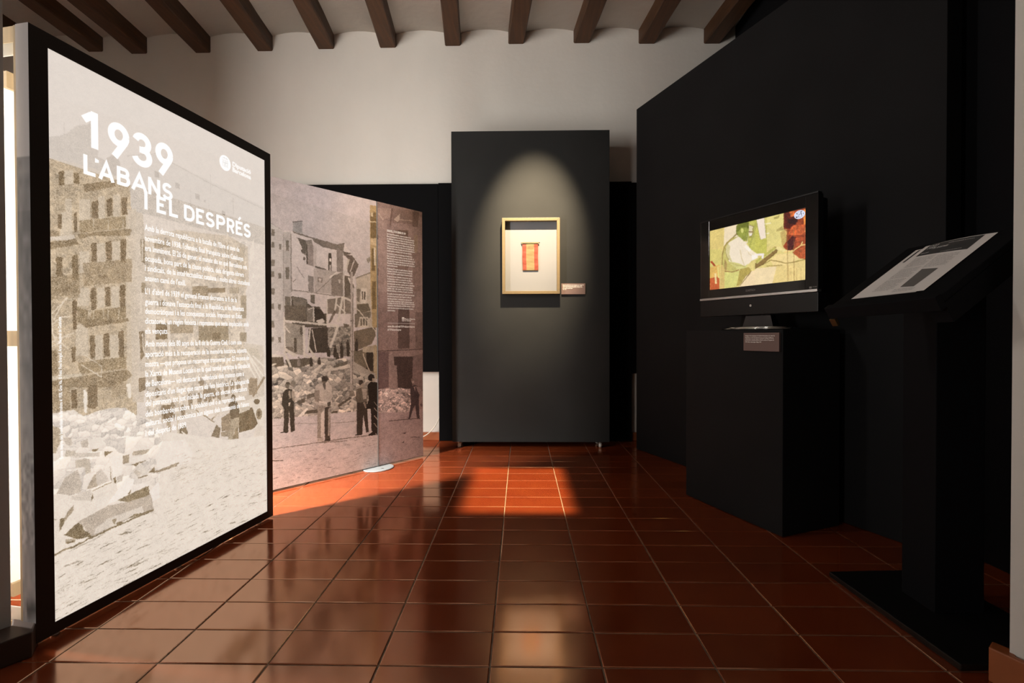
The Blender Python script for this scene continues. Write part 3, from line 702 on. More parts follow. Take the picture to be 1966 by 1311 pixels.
('p',(56,48,40),1.0,[1222,509,1327,507,1345,282,1319,282,1289,422,1277,272,1218,276]),
('p',(150,138,124),1.0,[1299,640,1294,625,1281,616,1266,617,1253,627,1248,643,1253,659,1266,668,1281,667,1294,656]),
('p',(60,52,44),1.0,[1247,669,1280,673,1293,652,1255,634,1245,641]),
('p',(44,38,32),1.0,[1206,280,1272,278,1268,267,1206,273]),
('p',(130,120,108),1.0,[1285,505,1311,460,1331,465,1306,509]),
('p',(38,32,26),1.0,[1336,629,1375,654,1445,641,1446,252,1375,290,1371,450,1323,454,1319,478,1349,517]),
('p',(40,34,28),1.0,[1413,681,1406,666,1388,657,1365,658,1347,669,1340,685,1347,700,1365,709,1388,708,1406,698]),
('p',(150,138,122),1.0,[1411,663,1408,654,1403,649,1396,649,1390,655,1388,665,1390,674,1395,679,1403,679,1408,673]),
('p',(34,28,22),1.0,[1341,261,1419,291,1423,252,1358,253]),
('p',(170,160,148),0.9,[1401,500,1445,459,1452,461,1407,503]),
('p',(170,160,148),0.9,[1401,459,1445,417,1452,420,1407,461]),
('p',(170,160,148),0.9,[1401,399,1445,357,1452,360,1408,402]),
('p',(170,160,148),0.9,[1401,340,1445,297,1452,300,1408,342]),
('p',(150,128,122),1.0,[1455,2031,2126,2031,2131,-28,1458,-67]),
('p',(176,152,142),0.8,[1447,1952,1608,1971,1616,1903,1455,1857]),
('p',(166,144,136),0.7,[1448,1856,1564,1872,1564,1332,1448,1326]),
('p',(132,110,102),0.7,[1623,1968,1922,2002,1922,1889,1631,1866]),
('p',(190,170,158),1.0,[1646,1893,1714,1947,1715,1897,1684,1878]),
('p',(190,170,158),1.0,[1462,1910,1516,1866,1526,1872,1472,1916]),
('p',(186,166,152),1.0,[1712,1897,1915,1911,1916,1916,1713,1902]),
('p',(120,98,90),1.0,[1615,1972,1638,1975,1608,1839,1593,1842]),
('p',(112,92,84),0.8,[1873,1984,1959,1992,1938,1871,1873,1867]),
('p',(124,102,94),0.8,[1646,1812,1817,1833,1818,1340,1647,1332]),
('p',(106,86,76),1.0,[1699,1816,1817,1827,1817,1775,1707,1772]),
('p',(150,130,112),0.8,[1889,1803,1938,1809,1939,1665,1890,1660]),
('p',(130,108,100),0.7,[1873,1659,1972,1668,1973,1353,1874,1348]),
('p',(120,98,92),1.0,[1451,1752,1463,1753,1464,1720,1451,1718]),
('p',(120,98,92),1.0,[1452,1503,1466,1505,1466,1447,1452,1446]),
('p',(98,80,74),1.0,[1689,1212,1827,1220,1828,892,1683,894]),
('p',(146,124,118),1.0,[1827,1199,1902,1201,1903,891,1828,892]),
('p',(140,118,112),0.8,[1464,1221,1676,1220,1676,894,1452,882]),
('p',(124,104,98),1.0,[1902,1184,2000,1187,2001,889,1903,891]),
('p',(100,82,78),1.0,[1438,874,2004,880,2004,889,1437,882]),
('p',(112,92,90),1.0,[1452,874,1575,871,1575,600,1453,591]),
('p',(150,130,124),1.0,[1581,867,1638,845,1676,761,1677,594,1588,599]),
('p',(74,60,56),1.0,[1638,837,1869,831,1862,573,1683,576,1670,761,1638,770]),
('p',(128,108,104),1.0,[1869,831,2001,845,2002,538,1869,564]),
('p',(150,130,124),1.0,[1623,832,1871,829,1871,836,1623,839]),
('p',(84,68,62),0.8,[1699,991,1699,939,1705,939,1704,991]),
('p',(84,68,62),0.8,[1720,991,1720,939,1725,939,1725,991]),
('p',(84,68,62),0.8,[1741,991,1741,939,1746,939,1746,991]),
('p',(84,68,62),0.8,[1762,991,1762,939,1767,938,1767,991]),
('p',(84,68,62),0.8,[1783,991,1784,938,1789,938,1789,991]),
('p',(84,68,62),0.8,[1805,991,1805,938,1810,938,1810,991]),
('p',(84,68,62),0.8,[1826,991,1826,938,1832,938,1832,991]),
('p',(84,68,62),0.8,[1848,991,1848,938,1853,938,1853,991]),
('p',(84,68,62),0.8,[1870,991,1870,937,1875,937,1875,991]),
('p',(84,68,62),0.8,[1892,991,1892,937,1897,937,1897,991]),
('p',(84,68,62),0.8,[1914,991,1914,937,1919,937,1919,991]),
('r',(196,178,172),150,0.14,0.4,31,[1453,591,1690,589,1835,567,1849,368,1613,399,1453,414]),
('p',(162,144,142),1.0,[1453,414,1836,387,2002,398,2003,12,1454,18]),
('s',(96,80,82),0.5,160,32,7,0.9,[1453,406,2002,372,2003,21,1453,34]),
('p',(100,84,82),1.0,[1574,337,1963,320,1962,327,1573,344]),
('p',(70,56,56),1.0,[1723,229,1782,230,1769,219]),
('p',(70,56,56),1.0,[1723,157,1756,161,1749,150]),
('p',(80,66,66),1.0,[1834,183,1955,167,1955,172,1834,188]),
('p',(176,156,146),1.0,[1888,628,1884,617,1875,611,1863,612,1854,619,1851,630,1854,641,1863,647,1875,646,1884,639]),
('p',(120,102,96),1.0,[1838,652,1876,654,1887,637,1846,634]),
('p',(74,62,62),1.0,[1838,584,1890,602,1959,576,1976,540,1945,499,1943,455,1953,333,1915,336,1897,433,1870,410,1836,344,1815,346,1842,463,1835,532]),
('p',(140,122,118),1.0,[1903,588,1959,576,1980,540,1959,506,1938,534]),
('p',(150,132,126),1.0,[1876,581,1903,588,1897,545]),
('p',(60,50,50),1.0,[1793,340,1836,346,1829,332]),
('p',(60,50,50),1.0,[1911,332,1953,334,1946,323]),
('p',(104,86,84),1.0,[1994,429,1991,422,1982,418,1971,419,1962,425,1959,432,1962,439,1971,443,1982,442,1991,437])]
TVP=[
('p',(226,206,130),1.0,[-174,2400,2105,2215,2105,-400,-174,-198]),
('p',(224,200,122),1.0,[-107,2400,75,2400,354,2076,337,1257,-107,1381]),
('p',(240,220,184),1.0,[354,2194,699,2022,651,1856,619,1684,422,1515,337,1399]),
('p',(216,200,116),1.0,[-107,1405,286,1319,286,656,-107,743]),
('p',(190,186,92),1.0,[887,1999,1094,2142,1094,915,963,1039,872,1333]),
('p',(198,192,92),1.0,[1040,2031,1070,2020,1129,1387,1273,1385,1273,912,1040,953]),
('p',(244,226,206),1.0,[1055,2004,1223,2017,1266,1388,1143,1372]),
('p',(226,210,132),1.0,[1223,2017,1602,2049,1602,1571,1575,1081,1273,1127]),
('p',(196,186,90),1.0,[1251,2000,1266,1124,1280,1120,1266,1995]),
('p',(244,232,190),1.0,[1223,1804,1357,1786,1354,1821,1220,1839]),
('p',(244,232,190),1.0,[1241,1497,1322,1495,1318,1527,1237,1529]),
('p',(160,146,80),0.8,[1406,1958,1522,1987,1508,1898,1413,1892]),
('p',(176,158,92),0.9,[1467,1576,1575,1643,1588,1514,1454,1518]),
('p',(190,160,92),0.8,[1535,1469,1654,1532,1654,1016,1575,1039]),
('p',(168,166,80),0.7,[1038,1944,1082,1861,933,1181,902,1234]),
('p',(156,162,70),1.0,[635,1954,715,2016,887,1999,902,1703,887,1552,810,1441,747,1506,635,1701]),
('p',(110,116,40),1.0,[643,1985,715,2021,902,1993,910,1767,841,1854,731,1874,668,1759,635,1793]),
('p',(214,212,120),1.0,[794,1762,787,1720,770,1698,749,1705,732,1739,725,1786,732,1828,749,1850,770,1842,787,1809]),
('p',(226,212,170),1.0,[902,1904,1008,1811,978,1677,978,1567,902,1547]),
('p',(120,90,60),1.0,[897,1681,989,1638,991,1663,899,1707]),
('p',(240,232,226),1.0,[917,1609,978,1611,975,1545,921,1563]),
('p',(216,206,176),1.0,[855,1568,863,1351,881,1347,873,1564]),
('p',(240,226,206),1.0,[747,1506,872,1355,841,1342]),
('p',(242,226,200),1.0,[422,1468,554,1613,635,1679,778,1474,856,1315,963,1106,1094,937,1094,828,963,773,887,657,810,642,715,720,619,651,472,824,371,1154]),
('p',(214,206,130),1.0,[455,875,699,747,810,642,902,698,841,556,587,543,472,685]),
('p',(200,188,108),1.0,[371,1389,554,1613,683,1617,587,1556,455,1481,380,1293,422,1000,488,797,668,549,554,504,354,641,294,796,303,1125]),
('p',(156,140,76),1.0,[357,1350,388,1094,407,1093,377,1349]),
('p',(156,140,76),1.0,[385,1103,449,911,466,919,403,1111]),
('p',(166,136,80),0.8,[354,970,422,813,405,583,346,596]),
('p',(214,208,124),1.0,[354,547,699,542,651,26,354,6]),
('p',(150,116,64),1.0,[339,559,559,488,560,517,341,589]),
('p',(150,116,64),1.0,[553,488,692,532,685,562,545,518]),
('p',(214,184,112),1.0,[277,871,358,640,358,5,251,-2]),
('p',(176,156,80),1.0,[715,561,902,587,963,462,699,41,635,40]),
('p',(170,70,36),1.0,[3,961,57,973,164,755,129,739]),
('p',(196,94,50),1.0,[3,427,234,525,234,1,3,-16]),
('p',(226,180,96),1.0,[3,767,234,810,251,426,3,402]),
('p',(240,212,150),1.0,[111,542,125,191,176,186,162,535]),
('p',(232,214,128),1.0,[179,763,198,374,236,370,217,757]),
('p',(242,216,172),1.0,[699,29,841,309,963,440,1094,477,1094,-26,699,-39]),
('p',(232,206,136),1.0,[1040,513,1575,487,2007,565,2007,-21,1040,-26]),
('p',(242,218,172),1.0,[1040,513,1467,491,1385,-10,1040,-26]),
('p',(238,212,146),1.0,[1481,856,1809,788,1897,624,1706,488,1413,493,1343,701]),
('p',(176,84,44),1.0,[1758,823,1983,1000,2007,973,2007,565,1884,627]),
('p',(150,62,30),1.0,[1602,2008,2007,2006,2007,993,1809,849,1654,913,1588,1035,1654,1181,1654,1512,1595,1553]),
('p',(84,24,14),1.0,[1602,2008,1758,2007,1859,1684,1706,1514,1602,1592]),
('p',(76,22,22),1.0,[1654,1140,1758,1313,1822,1231,1758,884,1667,909]),
('p',(48,12,14),1.0,[1680,1791,1859,1744,1809,1601,1680,1688]),
('p',(196,92,48),1.0,[1783,1590,1983,1538,1995,1255,1809,1296,1680,1359,1732,1567]),
('p',(178,78,40),1.0,[1809,1215,1995,1195,2001,995,1783,877]),
('p',(232,140,60),1.0,[1946,1972,2001,1969,2001,1532,1958,1547]),
('p',(196,100,50),1.0,[1693,2012,1783,2017,1809,1865,1732,1833]),
('p',(246,190,110),1.0,[1983,1458,2002,1452,2002,1273,1983,1299]),
('g',0.22,41,[1602,2008,2007,2006,2007,565,1809,809,1654,913]),
('p',(140,112,60),1.0,[1040,667,1426,1083,1508,1017,1467,902,1172,592,1040,513]),
('p',(190,180,92),1.0,[1040,755,1426,1072,1454,1011,1070,660]),
('p',(238,220,150),1.0,[1440,1047,1508,1059,1667,909,1758,884,1615,862,1481,962]),
('p',(244,232,224),1.0,[1032,900,1214,877,1210,941,1028,965]),
('p',(244,232,224),1.0,[1183,937,1164,802,1205,779,1224,913]),
('p',(240,204,130),1.0,[1611,854,1791,859,1787,895,1607,890]),
('p',(240,204,130),1.0,[1785,856,1920,970,1907,1002,1773,889]),
('p',(240,204,130),1.0,[1917,965,1946,1073,1926,1092,1897,984]),
('p',(240,204,130),1.0,[1906,967,2013,968,2010,998,1903,997]),
('p',(150,126,66),1.0,[1173,579,1364,689,1357,711,1165,601]),
('p',(150,126,66),1.0,[1352,689,1524,602,1526,624,1355,711]),
('p',(150,126,66),1.0,[1516,607,1656,518,1660,539,1520,628]),
('p',(150,126,66),1.0,[1652,519,1814,534,1811,556,1649,542]),
('p',(150,126,66),1.0,[1807,533,2012,565,2009,587,1804,555]),
('p',(166,140,76),1.0,[1270,526,1579,487,1578,508,1269,548]),
('p',(158,136,74),0.9,[630,1724,539,1625,559,1590,650,1690]),
('p',(158,136,74),0.9,[550,1636,407,1504,426,1468,569,1600]),
('p',(158,136,74),0.9,[413,1513,329,1357,354,1327,438,1484]),
('p',(158,136,74),0.9,[333,1368,290,1123,319,1106,362,1350]),
('p',(158,136,74),0.9,[292,1139,284,789,314,781,322,1130]),
('p',(212,192,146),0.9,[707,1181,740,911,756,911,723,1181]),
('p',(212,192,146),0.9,[738,920,804,656,818,661,753,925]),
('p',(190,176,104),0.9,[464,815,653,686,659,710,470,840]),
('p',(190,176,104),0.9,[646,690,813,620,815,646,648,716]),
('p',(214,196,152),0.8,[833,1255,897,1004,910,1008,846,1259]),
('p',(214,196,152),0.8,[896,1007,1037,832,1044,846,903,1022]),
('p',(206,194,134),0.8,[422,1468,488,1355,472,1080,554,781,422,1000,375,1200]),
('p',(250,240,224),0.9,[841,1297,963,1106,902,1056,810,1239]),
('p',(250,242,230),0.9,[963,950,1094,894,1094,828,978,791]),
('p',(140,120,70),0.9,[906,1894,1009,1806,1014,1824,910,1913]),
('p',(140,120,70),0.9,[1003,1828,978,1743,991,1731,1016,1816]),
('p',(140,120,70),0.9,[978,1746,999,1640,1013,1642,991,1748]),
('p',(140,120,70),0.9,[1001,1658,967,1594,979,1578,1013,1642]),
('p',(140,120,70),0.9,[969,1600,955,1527,969,1517,983,1590]),
('p',(140,120,70),0.9,[963,1539,896,1511,902,1490,969,1518]),
('p',(140,146,62),0.8,[747,1551,887,1552,864,1425,794,1424]),
('p',(96,100,40),0.8,[626,1964,616,1794,635,1786,645,1956]),
('p',(96,100,40),0.8,[615,1802,644,1665,662,1668,633,1804]),
('p',(150,146,70),0.8,[1048,2009,1138,1367,1150,1367,1061,2008]),
('p',(160,150,84),0.8,[1216,2023,1260,1384,1272,1382,1229,2020]),
('p',(120,70,34),0.8,[1595,2016,1595,1548,1608,1543,1608,2010]),
('p',(120,70,34),0.8,[1595,1548,1653,1459,1661,1473,1603,1562]),
('p',(110,84,44),0.9,[1041,500,1179,584,1172,605,1033,522]),
('p',(110,84,44),0.9,[1174,580,1474,896,1465,914,1165,599]),
('p',(216,206,130),0.9,[1071,649,1460,1005,1452,1022,1064,666]),
('p',(130,106,56),0.8,[959,463,706,42,719,26,971,447]),
('p',(150,110,60),0.7,[1662,1534,1670,18,1680,16,1673,1530]),
('p',(150,110,60),0.7,[1778,1493,1786,-4,1796,-6,1789,1490]),
('p',(170,130,76),0.6,[1690,392,1694,35,1701,34,1697,390]),
('p',(170,130,76),0.6,[1728,383,1732,28,1740,27,1736,381]),
('p',(170,130,76),0.6,[1906,343,1909,-5,1917,-7,1913,341]),
('p',(170,130,76),0.6,[1830,360,1834,9,1842,7,1838,358])]
BODY=[
("Amb la derrota republicana a la batalla de l'Ebre el mes de", 0.3443, 1.259, 0.4473),
("novembre de 1938, l'ofensiva final franquista sobre Catalunya", 0.3441, 1.2218, 0.4706),
('era imminent. El 26 de gener, el mateix dia en què Barcelona era', 0.3438, 1.1872, 0.4932),
('ocupada, bona part de la classe política, dels dirigents obrers', 0.3436, 1.1508, 0.4733),
('i sindicals, de la intel·lectualitat catalana i molts altres ciutadans', 0.3434, 1.1162, 0.5099),
("anaven camí de l'exili.", 0.3431, 1.0807, 0.1689),
("L'1 d'abril de 1939 el general Franco decretava la fi de la", 0.3428, 1.0345, 0.4315),
("guerra i donava l'estocada final a la República, a les llibertats", 0.3425, 0.9974, 0.473),
('democràtiques i a les conquestes socials. Imposava un Estat', 0.3423, 0.9644, 0.4623),
('dictatorial, un règim feixista i repressiu que seria implacable amb', 0.3421, 0.9295, 0.5027),
('els vençuts.', 0.3418, 0.8942, 0.0914),
('Amb motiu dels 80 anys de la fi de la Guerra Civil, i com una', 0.3415, 0.8487, 0.4583),
('aportació més a la recuperació de la memòria històrica, aquesta', 0.3412, 0.812, 0.4892),
('mostra —que proposa un recorregut transversal per 25 museus de', 0.341, 0.7772, 0.504),
('la Xarxa de Museus Locals i en la qual també participa la Diputació', 0.3408, 0.7423, 0.5098),
('de Barcelona— vol destacar la rellevància dels museus com a', 0.3405, 0.7075, 0.4721),
("dipositaris d'un llegat que narra els fets històrics. La salvaguarda", 0.3403, 0.6709, 0.5044),
('del patrimoni tot just iniciada la guerra, els efectes devastadors', 0.34, 0.6379, 0.4901),
('dels bombardejos sobre la població civil o la repressió política,', 0.3398, 0.6005, 0.4789),
("cultural, social i econòmica són alguns dels testimonis de l'abans", 0.3395, 0.567, 0.5042),
('i del després de 1939.', 0.3393, 0.5325, 0.1708)]
PBODY=[
('SABADELL, 27 DE GENER DE 1939', 0.7667, 1.5973, 0.1537),
('Les tropes franquistes ocupen la ciutat. A les', 0.7668, 1.5774, 0.1983),
("files les avantguardes de l'exèrcit rebel que travessen", 0.7668, 1.5611, 0.2255),
('de Catalunya i avancen per davant de la línia del front del', 0.7668, 1.5448, 0.2233),
("Vallès. L'última batalla havia deixat Sabadell, en ruïnes i fam", 0.7668, 1.5288, 0.2301),
('molta part de la població de tot. Algunes famílies fugen cap', 0.7669, 1.5121, 0.2255),
('a França pel camí nevat. Els soldats de la ciutat abandonen les', 0.7669, 1.4961, 0.2256),
('fàbriques i els carrers; el mateix matí entren triomfalment a', 0.7669, 1.4805, 0.2301),
('aquella guerra, arribada a la fi com una victòria.', 0.7669, 1.4638, 0.2029),
("La nit anterior, mentre el bombardeig de l'aviació sobre", 0.767, 1.4432, 0.2074),
('Rubí, encara fent via de camins, no es veia més enllà, i al', 0.767, 1.4269, 0.221),
('final de la nit, totes les cases de Sabadell baixaven cap al', 0.767, 1.4106, 0.2301),
('cementiri. El 26 de gener, Barcelona ja era plena de soldats', 0.767, 1.3942, 0.2256),
("franquistes i l'endemà un grup de la gent més conscient, tot", 0.767, 1.3786, 0.2302),
('encara quedava esperant.', 0.7671, 1.363, 0.0841),
('El diumenge 27 de gener, la capital vallesana de Sabadell', 0.7671, 1.3406, 0.2074),
("s'aplegava a la Rambla, a la plaça del doctor Robert i als", 0.7671, 1.3246, 0.2075),
('carrers més cèntrics, aquella avinguda de banderes alçades', 0.7671, 1.3086, 0.2075),
('El repressió va caure a Sabadell a la vista de tots, com una', 0.7672, 1.2884, 0.2075),
("taca llarga que no s'esborra, en primer lloc als polítics", 0.7672, 1.272, 0.1984),
('moderats professionals, la mestra; detinguts un dia i un altre', 0.7672, 1.2557, 0.212),
('que havien quedat que havien organitzat, amb les col·lectivitats', 0.7672, 1.2386, 0.2257),
('van quedar aturats totes les fàbriques. Sabadell, obligat a', 0.7672, 1.2215, 0.212),
('treballar i obeir i callar manava, va quedar buit i foscament', 0.7673, 1.2066, 0.212),
('llibertats individuals, col·lectives, de reunió i de premsa.', 0.7673, 1.191, 0.212),
("En aquelles hores tan sagnants per l'exèrcit van executar", 0.7673, 1.17, 0.2257),
('en nombre de gent que va caure. Seguint la confiscació', 0.7673, 1.1533, 0.1985),
('dels béns particulars i confiscades les empreses de la', 0.7674, 1.1359, 0.203),
("ciutat catalana republicana, l'exili i el desterrament per", 0.7674, 1.1199, 0.2211),
("a la llarga nit de tots els soldats de l'exèrcit. El poble", 0.7674, 1.1057, 0.2257),
('ressistència: «Visca Sabadell, a la fi! Més endavant —va dir', 0.7674, 1.0904, 0.2257),
("també dels altres museus de la ciutat que ara l'evoquen a", 0.7674, 1.0733, 0.2166),
('aquesta mostra.»', 0.7675, 1.0562, 0.0628),
('www.diba.cat/web/1939-abans-i-despres', 0.7676, 0.9453, 0.2258),
('#1939abansidespres', 0.7676, 0.9228, 0.1101)]

def inside(pts, X, Y):
    r = np.zeros(X.shape, bool); n = len(pts)
    for i in range(n):
        x0, y0 = pts[i]; x1, y1 = pts[(i + 1) % n]
        if y0 == y1: continue
        c = ((y0 > Y) != (y1 > Y)) & (X < (x1 - x0) * (Y - y0) / (y1 - y0) + x0)
        r ^= c
    return r
def region(pts, w, h):
    xs = [p[0] for p in pts]; ys = [p[1] for p in pts]
    x0, x1 = max(int(min(xs)) - 1, 0), min(int(max(xs)) + 2, w); y0, y1 = max(int(min(ys)) - 1, 0), min(int(max(ys)) + 2, h)
    if x0 >= x1 or y0 >= y1: return None
    X, Y = np.meshgrid(np.arange(x0, x1) + .5, np.arange(y0, y1) + .5)
    return x0, x1, y0, y1, X, Y, inside(pts, X, Y)
def smooth_noise(h, w, cell, rng):
    g = rng.random((h // cell + 3, w // cell + 3)); yy = np.arange(h) / cell; xx = np.arange(w) / cell
    yi = yy.astype(int); xi = xx.astype(int); fy = (yy - yi)[:, None]; fx = (xx - xi)[None, :]
    a = g[yi][:, xi]; b = g[yi][:, xi + 1]; c = g[yi + 1][:, xi]; d = g[yi + 1][:, xi + 1]
    return a * (1 - fx) * (1 - fy) + b * fx * (1 - fy) + c * (1 - fx) * fy + d * fx * fy
def paint(ops, w, h):
    im = np.full((h, w, 3), .8)
    for op in ops:
        k = op[0]; q = op[-1]; pts = [(q[i] / 2000 * w, q[i + 1] / 2000 * h) for i in range(0, len(q), 2)]
        rg = region(pts, w, h)
        if rg is None: continue
        x0, x1, y0, y1, X, Y, m = rg
        if k == 'p':
            if not m.any(): continue
            c = np.array(op[1]) / 255; a = op[2] * m[..., None]; im[y0:y1, x0:x1] = im[y0:y1, x0:x1] * (1 - a) + c * a
        elif k == 'g':      # uneven facade: blotches and small clutter
            rng = np.random.default_rng(op[2]); n = (smooth_noise(y1 - y0, x1 - x0, 9, rng) - .5) + (smooth_noise(y1 - y0, x1 - x0, 4, rng) - .5) * .9 + (smooth_noise(y1 - y0, x1 - x0, 22, rng) - .5) * .8
            im[y0:y1, x0:x1] *= 1 + (n * op[1] * 1.6 * m)[..., None]
        elif k == 'r':      # heap of rubble: irregular cells lit from above
            rng = np.random.default_rng(op[5]); n = op[2]; base = np.array(op[1]) / 255
            px = rng.uniform(x0, x1, n); py = rng.uniform(y0, y1, n); asp = rng.uniform(.5, 1.1, n); tone = rng.normal(0, op[3], n); tilt = rng.normal(0, .35, n)
            d1 = np.full(X.shape, 1e9); d2 = d1.copy(); tn = np.zeros(X.shape); rel = np.zeros(X.shape)
            for i in range(n):
                dx = X - px[i]; dy = (Y - py[i]) - tilt[i] * dx; d = np.sqrt((dx * asp[i]) ** 2 + dy ** 2 * 1.5)
                nw = d < d1; d2 = np.where(nw, d1, np.minimum(d2, d)); tn = np.where(nw, tone[i], tn); rel = np.where(nw, dy / (d + 4), rel); d1 = np.where(nw, d, d1)
            edge = np.clip(1 - (d2 - d1) / 2.2, 0, 1)
            f = 1 + tn + rel * op[3] * .7 - edge * op[4] - (rng.random(n)[rng.integers(0, n, 1)] * 0)
            a = m[..., None]; im[y0:y1, x0:x1] = im[y0:y1, x0:x1] * (1 - a) + np.clip(base * f[..., None], 0, 1) * a
        elif k == 's':      # ground: short, nearly level dashes
            rng = np.random.default_rng(op[4]); c = np.array(op[1]) / 255; cnt = 0; tries = 0
            sc = w / 800
            while cnt < op[3] and tries < op[3] * 8:
                tries += 1; x = rng.uniform(x0, x1); y = rng.uniform(y0, y1); iy, ix = int(y - y0), int(x - x0)
                if iy < 0 or ix < 0 or iy >= m.shape[0] or ix >= m.shape[1] or not m[iy, ix]: continue
                L = rng.uniform(.3, 1.6) * op[5] * sc; wd = rng.uniform(.35, 1.1) * op[6] * sc; sl = rng.normal(.05, .12); al = op[2] * rng.uniform(.3, 1)
                st = [(x - L, y - L * sl), (x, y - L * .2 * sl + wd), (x + L, y + L * sl), (x, y - wd)]
                r2 = region(st, w, h)
                if r2 is not None and r2[6].any():
                    a = al * r2[6][..., None]; sl_ = im[r2[2]:r2[3], r2[0]:r2[1]]; im[r2[2]:r2[3], r2[0]:r2[1]] = sl_ * (1 - a) + c * a
                cnt += 1
    return im
def blur(im):
    p = np.pad(im, ((1, 1), (1, 1), (0, 0)), 'edge'); a = (p[:-2] + 2 * p[1:-1] + p[2:]) / 4; return (a[:, :-2] + 2 * a[:, 1:-1] + a[:, 2:]) / 4
def warp(im, amt, seed):
    # uneven, torn outlines and mottled tones of an old enlarged photograph
    rng = np.random.default_rng(seed); h, w, _ = im.shape
    dx = (smooth_noise(h, w, 7, rng) - .5) * 2.2 * amt + (smooth_noise(h, w, 3, rng) - .5) * 1.4 * amt; dy = (smooth_noise(h, w, 7, rng) - .5) * 2.2 * amt + (smooth_noise(h, w, 3, rng) - .5) * 1.4 * amt
    Y, X = np.mgrid[0:h, 0:w]; im = im[np.clip((Y + dy).round().astype(int), 0, h - 1), np.clip((X + dx).round().astype(int), 0, w - 1)]
    n = (smooth_noise(h, w, 5, rng) - .5) * .7 + (smooth_noise(h, w, 13, rng) - .5) * .7 + (smooth_noise(h, w, 40, rng) - .5) * .5
    k = np.clip((1.02 - im.mean(2)) * 2.0, .12, 1)
    return np.clip(im * (1 + n * .16 * amt ** .5 * k)[..., None], 0, 1)
def grain(im, amt, seed):
    rng = np.random.default_rng(seed); h, w, _ = im.shape; n = rng.normal(0, 1, (h, w)); n = (n + np.roll(n, 1, 0) + np.roll(n, 1, 1) + np.roll(n, (1, 1), (0, 1))) / 2
    lum = im.mean(2); k = np.clip((1 - lum) * 2.2, .25, 1.0); return np.clip(im + (n * amt * k)[..., None], 0, 1)
def to_image(name, im):
    h, w, _ = im.shape; I = bpy.data.images.new(name, w, h); a = np.ones((h, w, 4), np.float32); a[..., :3] = im; I.pixels.foreach_set(a.ravel()); I.update(); I.pack(); return I
def print_material(name, I, emission=0, diffuse=1.0, rough=.6, spec=.3):
    m = mat(name, (.8, .8, .8), rough, spec=spec); nt = m.node_tree; b = nt.nodes['Principled BSDF']
    t = nt.nodes.new('ShaderNodeTexImage'); t.image = I; t.extension = 'EXTEND'; uv = nt.nodes.new('ShaderNodeUVMap'); nt.links.new(uv.outputs[0], t.inputs[0])
    if emission:
        nt.links.new(t.outputs[0], b.inputs['Emission Color']); b.inputs['Emission Strength'].default_value = emission
        b.inputs['Base Color'].default_value = (diffuse, diffuse, diffuse, 1)
    else: nt.links.new(t.outputs[0], b.inputs['Base Color'])
    return m
def set_uv(o, fn):
    me = o.data; l = me.uv_layers.new(name='UVMap')
    for lp in me.loops: l.data[lp.index].uv = fn(me.vertices[lp.vertex_index].co)

# ------------------------------------------------------------------ lettering
def text_mesh(body, bold=0.0, res=2, spacing=1.0):
    c = bpy.data.curves.new('lettering', 'FONT'); c.body = body; c.offset = bold; c.resolution_u = res; c.space_character = spacing
    o = bpy.data.objects.new('lettering', c); COL.objects.link(o)
    dg = bpy.context.evaluated_depsgraph_get(); me = bpy.data.meshes.new_from_object(o.evaluated_get(dg))
    v = np.zeros(len(me.vertices) * 3); me.vertices.foreach_get('co', v); v = v.reshape(-1, 3)
    f = [tuple(p.vertices) for p in me.polygons]
    bpy.data.objects.remove(o); bpy.data.curves.remove(c); bpy.data.meshes.remove(me)
    return v[:, :2], f
CAPH = None
def add_line(mb, body, x, z, width, cap, y=0, bold=.02, res=2, height=None):
    """one printed line in the x-z plane, facing -y: left baseline (x, z), exact width, capital height cap"""
    global CAPH
    if CAPH is None: CAPH = text_mesh('H')[0][:, 1].max()
    v, f = text_mesh(body, bold, res)
    w = v[:, 0].max() - v[:, 0].min(); sx = width / w; sy = cap / CAPH
    x0 = v[:, 0].min()
    mb.add([(x + (p[0] - x0) * sx, y, z + p[1] * sy) for p in v], f)
def ribbon(mb, pts, w, ox, oz, sx, sz, y):
    """stroke of even width through pts (unit glyph coordinates)"""
    P = [np.array((ox + a * sx, oz + b * sz)) for a, b in pts]
    P = [p for i, p in enumerate(P) if i == 0 or np.linalg.norm(p - P[i - 1]) > 1e-6]; n = len(P); L = []; R = []
    for i in range(n):
        d0 = P[i] - P[max(i - 1, 0)]; d1 = P[min(i + 1, n - 1)] - P[i]
        if i == 0: d0 = d1
        if i == n - 1: d1 = d0
        d0 = d0 / np.linalg.norm(d0); d1 = d1 / np.linalg.norm(d1); n0 = np.array((-d0[1], d0[0])); n1 = np.array((-d1[1], d1[0])); m = n0 + n1; m = m / np.linalg.norm(m); k = min(1 / max(m @ n0, .3), 2.2)
        L.append(P[i] + m * w / 2 * k); R.append(P[i] - m * w / 2 * k)
    mb.add([(a[0], y, a[1]) for a in L] + [(a[0], y, a[1]) for a in R], [(i, i + 1, n + i + 1, n + i) for i in range(n - 1)])
def arc(cx, cy, rx, ry, a0, a1, n=14): return [(cx + rx * math.cos(math.radians(a0 + (a1 - a0) * i / n)), cy + ry * math.sin(math.radians(a0 + (a1 - a0) * i / n))) for i in range(n + 1)]
